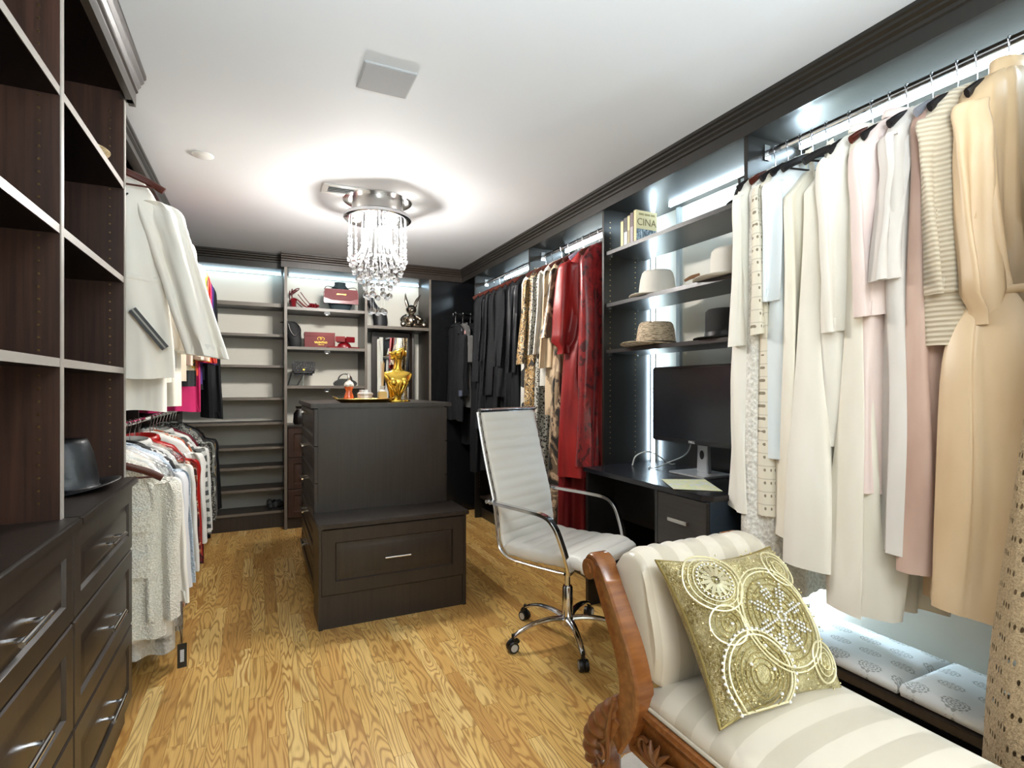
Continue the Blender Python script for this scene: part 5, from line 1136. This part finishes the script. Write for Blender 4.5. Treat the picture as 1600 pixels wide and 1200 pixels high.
m.sphere((gx-.046, gy-.01, IZ+.313), .010, 10, 8, (1.5, 1, .8)); m.sphere((gx-.043, gy-.01, IZ+.298), .008, 10, 8, (1.1, 1.3, .5)); m.sphere((gx-.042, gy-.01, IZ+.292), .008, 10, 8, (1.1, 1.3, .5)); m.sphere((gx-.036, gy-.01, IZ+.28), .013, 10, 8)
m.build('torso', GOLD, r, angle=180)
MB().tube([(gx+.048, gy-.012+.010*cos(a), IZ+.31+.016*sin(a)) for a in [i*2*pi/14 for i in range(14)]], .005, 8, closed=True).build('ear', GOLD, r)
dr = MB()
for k in range(6):
    a = -.9+.36*k; dr.tube(smoothpts([(gx-.01+.01*sin(a), gy-.048, IZ+.04), (gx-.01+.045*sin(a), gy-.062, IZ+.075), (gx-.01+.085*sin(a), gy-.058, IZ+.125)], 5), .004, 6, scale=lambda t: 1.2-.9*t)
dr.build('drape_folds', GOLD, r)
# ================================================================== display shelves
S1, S2, S3, S4 = 1.985, 1.63, 1.28, .926
RDL = pm('red_patent', '#780b16', .3, coat=.2); BLP = pm('black_leather', '#0b0a0b', .28, coat=.2); BUST = pm('black_velvet_display', '#16181a', .7); BUST2 = pm('teal_grey_velvet', '#27363c', .8)
def sandal(label, x, y, z, rot, mat, group=None):
    r = thing('heeled_sandal', label, 'shoe', (x, y, z), rot, group)
    prof = smoothpts([(-.10, 0, .105), (-.06, 0, .085), (0, 0, .03), (.05, 0, .014), (.12, 0, .012)], 5)
    m = MB(); m.sweep(prof, [(-.03, -.004), (.03, -.004), (.032, .004), (-.032, .004)], (0, 0, 1), scale=lambda t: .75+.4*sin(t*pi*.8)); m.build('sole', mat, r, local=True)
    MB().loops([[(-.10+a*s_, b*s_, z_) for a, b in ((-.022, -.022), (.022, -.022), (.022, .022), (-.022, .022))] for z_, s_ in ((0, .8), (.05, .75), (.1, 1.1))]).build('block_heel', mat, r, local=True, bevel=.003)
    m = MB()
    for k in range(3): m.tube(arc((0, .014), .034, 0, pi, 10, lambda a, b: (.05+.022*k, a, b+.004)), .007, 6, rx=.010, up=(1, 0, 0))
    m.build('toe_strap', mat, r, local=True)
    m = MB(); m.tube([(-.085+.03*cos(a), .032*sin(a), .175+.02*cos(a)) for a in [i*2*pi/18 for i in range(18)]], .005, 6, closed=True)
    m.tube(smoothpts([(-.115, 0, .105), (-.122, 0, .15), (-.115, 0, .19)], 4), .005, 6, rx=.012); m.tube(smoothpts([(-.05, .03, .165), (0, .02, .1), (.045, .0, .05)], 4), .004, 6); m.build('ankle_strap', pm('dark_red_strap', '#5a0d16', .35), r, local=True)
    m = MB(); 
    for k in range(3): m.sphere((.06+.025*k, 0, .048-.006*k), .02, 8, 6, (1, 1.3, .6))
    m.build('bow', mat, r, local=True)
    return r
sandal('red platform sandal with ankle strap on the top display shelf, heel outward', .38, 5.27, S1, radians(-20), RDL, 'red sandals on the top shelf')
sandal('second red sandal just behind the first on the top display shelf', .37, 5.40, S1, radians(-12), RDL, 'red sandals on the top shelf')
# neck bust carrying the red clutch
def neckbust(label, x, y, z, mat, s=1, name='necklace_bust'):
    m = MB(); loft(m, [(x, y, z, .07*s, .06*s), (x, y, z+.04*s, .095*s, .055*s), (x, y, z+.12*s, .125*s, .05*s), (x, y+.01, z+.19*s, .12*s, .045*s), (x, y+.02, z+.235*s, .075*s, .042*s), (x, y+.02, z+.26*s, .052*s, .045*s), (x, y+.02, z+.285*s, .052*s, .046*s)], 28)
    o = m.build(name, mat, angle=80); return tag(o, label, 'bust')
neckbust('dark teal neck bust with a red clutch hung across it', .70, 5.32, S1, BUST2, 1.0)
r = thing('clutch_bag', 'red leather clutch with gold lettering hung over the neck bust', 'handbag', (.695, 5.24, S1+.07))
m = MB(); m.loops([[(.695+sx*(.155+.004*k)*(1 if True else 0), 5.235+yy, S1+.07+zz) for sx, yy, zz in ((-1, d, 0), (1, d, 0), (1, d, .10), (.9, d, .135), (-.9, d, .135), (-1, d, .10))] for k, d in ((0, -.018), (1, -.008), (1, .008), (0, .018))])
m.build('bag_body', RDL, r, bevel=.003)
MB().loops([[(.695+a*f, 5.213+dd, S1+.07+b) for a, b in ((-.15, .13), (-.153, .05), (-.08, .03), (.08, .03), (.153, .05), (.15, .13))] for dd, f in ((.004, 1), (-.003, .99))]).build('flap', pm('red_satin_leather', '#690813', .55), r)
text('lettering', 'VALENTINO', .018, (.695, 5.2085, S1+.07+.085), (radians(90), 0, 0), GOLD, r, sx=.9)
MB().tube(smoothpts([(.545, 5.235, S1+.2), (.58, 5.27, S1+.235), (.7, 5.30, S1+.22), (.82, 5.27, S1+.235), (.845, 5.235, S1+.2)], 5), .003, 6).build('shoulder_strap', CHROME, r)
# second shelf
m = MB(); loft(m, [(.295, 5.30, S2, .05, .05), (.295, 5.30, S2+.05, .055, .055), (.285, 5.30, S2+.12, .062, .045), (.275, 5.30, S2+.18, .07, .04), (.265, 5.30, S2+.225, .05, .03), (.262, 5.30, S2+.24, .03, .02)], 24)
o = tag(m.build('necklace_stand', BUST, angle=80), 'black swan-necked jewellery stand with a silver necklace beside the red box', 'stand')
c = MB().tube(smoothpts([(.235, 5.255, S2+.215), (.255, 5.25, S2+.15), (.29, 5.245, S2+.105), (.325, 5.25, S2+.15), (.33, 5.265, S2+.20)], 6), .004, 6).build('necklace', CHROME, o)
m = MB().loops([[(.235+a, 5.295+yy, S2+.20+b) for a, b in ((-.07, .03), (.0, .02), (.02, .03), (.0, .045))] for yy in (-.02, .02)]); m.build('pointed_wing', BUST, o)
r = thing('gift_box', 'dark red shoe box with gold emblem and lettering on the second shelf', 'box', (.505, 5.32, S2))
RB = pm('red_box', '#5f0d0f', .6); bx = (.375, .645, 5.27, 5.37)
B(bx[0]+.002, bx[1]-.002, bx[2]+.002, bx[3], S2, S2+.115).build('box_base', RB, r, bevel=.001); B(bx[0], bx[1], bx[2], bx[3]+.002, S2+.112, S2+.15).build('box_lid', RB, r, bevel=.002)
B(bx[0], bx[1], bx[2], bx[2]+.0018, S2+.001, S2+.112).build('box_front', RB, r)
text('lettering', 'VALENTINO', .026, (.518, 5.2685, S2+.055), (radians(90), 0, 0), GOLD, r, sx=.82); text('lettering_small', 'GARAVANI', .011, (.518, 5.2685, S2+.034), (radians(90), 0, 0), GOLD, r)
em = MB(); em.tube([(.506+.018*cos(a), 5.2685, S2+.09+.015*sin(a)) for a in [radians(-40+i*13) for i in range(23)]], .002, 6, up=(0, 1, 0)); em.tube([(.530+.018*cos(a), 5.2685, S2+.09+.015*sin(a)) for a in [radians(220-i*13) for i in range(23)]], .002, 6, up=(0, 1, 0)); em.build('emblem', GOLD, r)
def bowshoe(label, x, y, z, rot, g):
    r = thing('bow_shoe', label, 'shoe', (x, y, z), rot, g)
    MB().loops([[(a*f, b*f, zz) for a, b in ((.11, 0), (.10, .03), (.06, .04), (0, .03), (-.08, .03), (-.1, 0), (-.08, -.03), (0, -.03), (.06, -.04), (.10, -.03))] for zz, f in ((0, .95), (.004, 1), (.012, 1), (.02, .9))]).build('sole', RDL, r, local=True)
    MB().loops([[(.05+.055*f*cos(2*pi*i/20), .038*f*sin(2*pi*i/20), zz) for i in range(20)] for zz, f in ((.012, 1), (.03, .95), (.05, .7), (.06, .3))]).build('vamp', RDL, r, local=True)
    m = MB()
    for s in (-1, 1): m.loops([[(.03+xx, s*yy, .06+zz) for xx, yy, zz in ((-.03*f, d, .0), (.03*f, d, .0), (.03*f, d, .035*f), (-.03*f, d, .035*f))] for f, d in ((.3, 0), (1.2, .035), (1.5, .06))])
    m.sphere((.03, 0, .07), .014, 8, 6); m.build('bow', RDL, r, local=True, bevel=.003); return r
bowshoe('red patent bow shoe in front of the red shoe box', .665, 5.235, S2, radians(-15), 'red bow shoes'); bowshoe('red patent bow shoe beside the shelf upright', .785, 5.26, S2, radians(200), 'red bow shoes')
# third shelf
SEQ = leopard('black_silver_sequin', '#0c0b0c', '#121112', '#9a9894', 85)
r = thing('quilted_bag', 'black sequined flap bag raised on a stand with a chain strap', 'handbag', (.36, 5.30, S3+.10))
m = MB().box(.27, .465, 5.275, 5.345, S3+.095, S3+.225); m.build('bag_body', SEQ, r, bevel=.02, seg=3)
B(.268, .468, 5.268, 5.276, S3+.135, S3+.222).build('flap', SEQ, r, bevel=.003)
MB().box(.36, .376, 5.262, 5.269, S3+.142, S3+.155).build('clasp', GOLD, r)
m = MB()
for k in range(15): m.tube([(.262-.002*k+.005*cos(a), 5.27, S3+.115-.0075*k+.006*sin(a)) for a in [i*2*pi/8 for i in range(8)]], .0018, 5, closed=True)
for k in range(12): m.tube([(.36-.004*k+.005*cos(a), 5.262, S3+.095-.0078*k+.006*sin(a)) for a in [i*2*pi/8 for i in range(8)]], .0018, 5, closed=True)
for k in range(10): m.tube([(.232+.009*k+.006*cos(a), 5.262+.005*sin(a), S3+.003) for a in [i*2*pi/8 for i in range(8)]], .0018, 5, closed=True)
tag(m.build('chain_strap', pm('gunmetal', '#2a2928', .3, .8), r), kind='stuff')
MB().box(.36, .372, 5.30, 5.312, S3, S3+.096).build('acrylic_stand', CLR, r)
r = thing('small_handbag', 'small black leather handbag with two looped handles on the third shelf', 'handbag', (.74, 5.26, S3))
MB().loops([[(.735+a*f, 5.26+b, S3+z) for a, b in ((-.11, -.03), (.11, -.03), (.11, .03), (-.11, .03))] for z, f in ((0, .85), (.01, 1), (.035, .95), (.06, .55), (.066, .4))]).build('bag_body', BLP, r, bevel=.006)
for s in (-1, 1): MB().tube(arc((.735, S3+.05), .062, .1, pi-.1, 14, lambda a, b: (a, 5.26+s*.022, b)), .004, 8, up=(0, 1, 0)).build('handle', BLP, r)
# drawer top: hats and bag
hat('wide_hat', 'black felt hat on the drawer top behind the orange perfume', (.60, 5.28, S4), BF, .14, .085, .14, .0, 1.1, 0, .012, .85, pm('sparkle_band', '#3b3630', .4, .5), bandh=.02)
hat('feathered_hat', 'black hat with speckled trim beside the felt hat on the drawer top', (.80, 5.36, S4), leopard('speckled_black', '#121110', '#8c8474', None, 60), .11, .08, .10, .0, 1.05, .5, .01, .9)
r = thing('black_pouch', 'black drawstring pouch standing on the drawer top near the upright', 'handbag', (.33, 5.22, S4))
MB().loops([[(.335+rad*cos(2*pi*i/20), 5.22+rad*.6*sin(2*pi*i/20), S4+z) for i in range(20)] for rad, z in ((.05, 0), (.062, .02), (.058, .10), (.03, .14), (.045, .165), (.04, .167))]).build('pouch_body', BLP, r)
MB().tube([(.335+.032*cos(2*pi*i/16), 5.22+.02*sin(2*pi*i/16), S4+.14) for i in range(16)], .004, 6, closed=True).build('drawstring', pm('cord_grey', '#55524e', .6), r)
# niche top: bust and metal bear
NZ = 1.854
m = MB(); loft(m, [(1.075, 5.30, NZ, .062, .05), (1.078, 5.30, NZ+.06, .07, .055), (1.065, 5.30, NZ+.14, .068, .055), (1.02, 5.30, NZ+.19, .055, .045), (.985, 5.30, NZ+.24, .045, .04), (.975, 5.30, NZ+.285, .038, .036)], 26)
tag(m.build('curved_vase', pm('matte_black', '#1a1a1c', .5), angle=80), 'matt black leaning neck bust under the chandelier drops', 'bust')
SIL = pm('chrome_bronze', '#b9aea0', .12, 1)
r = thing('bear_figurine', 'mirrored metal seated figurine with two tall pointed ears', 'figurine', (1.385, 5.29, NZ)); fx, fy = 1.385, 5.29
MB().sphere((fx, fy, NZ+.085), .062, 18, 12, (1, .85, 1.15)).build('body', SIL, r)
h = MB().sphere((fx-.005, fy-.01, NZ+.195), .052, 18, 12, (1.05, 1, .95)); h.sphere((fx-.008, fy-.058, NZ+.182), .022, 12, 8); h.build('head', SIL, r)
for s in (-1, 1):
    MB().tube(smoothpts([(fx+s*.035, fy, NZ+.225), (fx+s*.055, fy, NZ+.29), (fx+s*(.062 if s < 0 else .10), fy, NZ+.36)], 6), .02, 10, rx=.014, scale=lambda t: .9+.3*sin(t*pi)-.85*t).build('ear', SIL, r)
    MB().tube(smoothpts([(fx+s*.05, fy, NZ+.13), (fx+s*.095, fy-.015, NZ+.095), (fx+s*.085, fy-.045, NZ+.05)], 5), .024, 12).build('arm', SIL, r)
    MB().tube(smoothpts([(fx+s*.035, fy-.02, NZ+.032), (fx+s*.07, fy-.06, NZ+.028), (fx+s*.10, fy-.095, NZ+.028)], 5), .028, 12).build('leg', SIL, r)
    MB().sphere((fx+s*.105, fy-.10, NZ+.036), .03, 12, 8, (1, .7, 1.1)).build('foot', SIL, r)
    MB().sphere((fx-.005+s*.018, fy-.052, NZ+.208), .006, 8, 6).build('eye', BLP, r)
# pile of shoes on the lowest shoe shelf
r = thing('black_slippers', 'black fluffy slipper on the lowest shoe shelf', 'shoe', (.12, 5.33, .154))
m = MB(); random.seed(9)
for k in range(26): m.sphere((.12+random.uniform(-.055, .06), 5.33+random.uniform(-.05, .05), .18+random.uniform(0, .045)), .024, 8, 6)
m.build('fluffy_upper', BUST, r); B(.055, .19, 5.27, 5.39, .154, .17).build('sole', BLACKP, r, bevel=.005)
# tower contents
hat('bucket_hat', 'black leather bucket hat on the tower countertop', (-.575, 2.18, .925), pm('soft_black_leather', '#121315', .4, bump=(60, .3, .004)), .15, .092, .17, .004, 1.0, 0, .015, .72)
r = thing('silver_clutch', 'faceted grey clutch bag beside the bucket hat on the countertop', 'handbag', (-.60, 1.92, .925))
MB().loops([[(-.60+a*f, 1.92+b*f, .925+z) for a, b in ((-.07, -.06), (.07, -.06), (.09, 0), (.07, .06), (-.07, .06))] for z, f in ((0, .9), (.06, 1), (.12, .8), (.145, .45))]).build('bag_body', pm('grey_patent', '#4c4d50', .25, .3), r, smooth=False)
B(-.64, -.56, 1.90, 1.94, 1.068, 1.075).build('clasp', CHROME, r)
hat('woven_hat', 'tan woven straw hat resting on the upper tower shelf', (-.63, 2.17, 2.024), STRL, .16, .09, .10, .01, 1.1, .4, .014, .9)
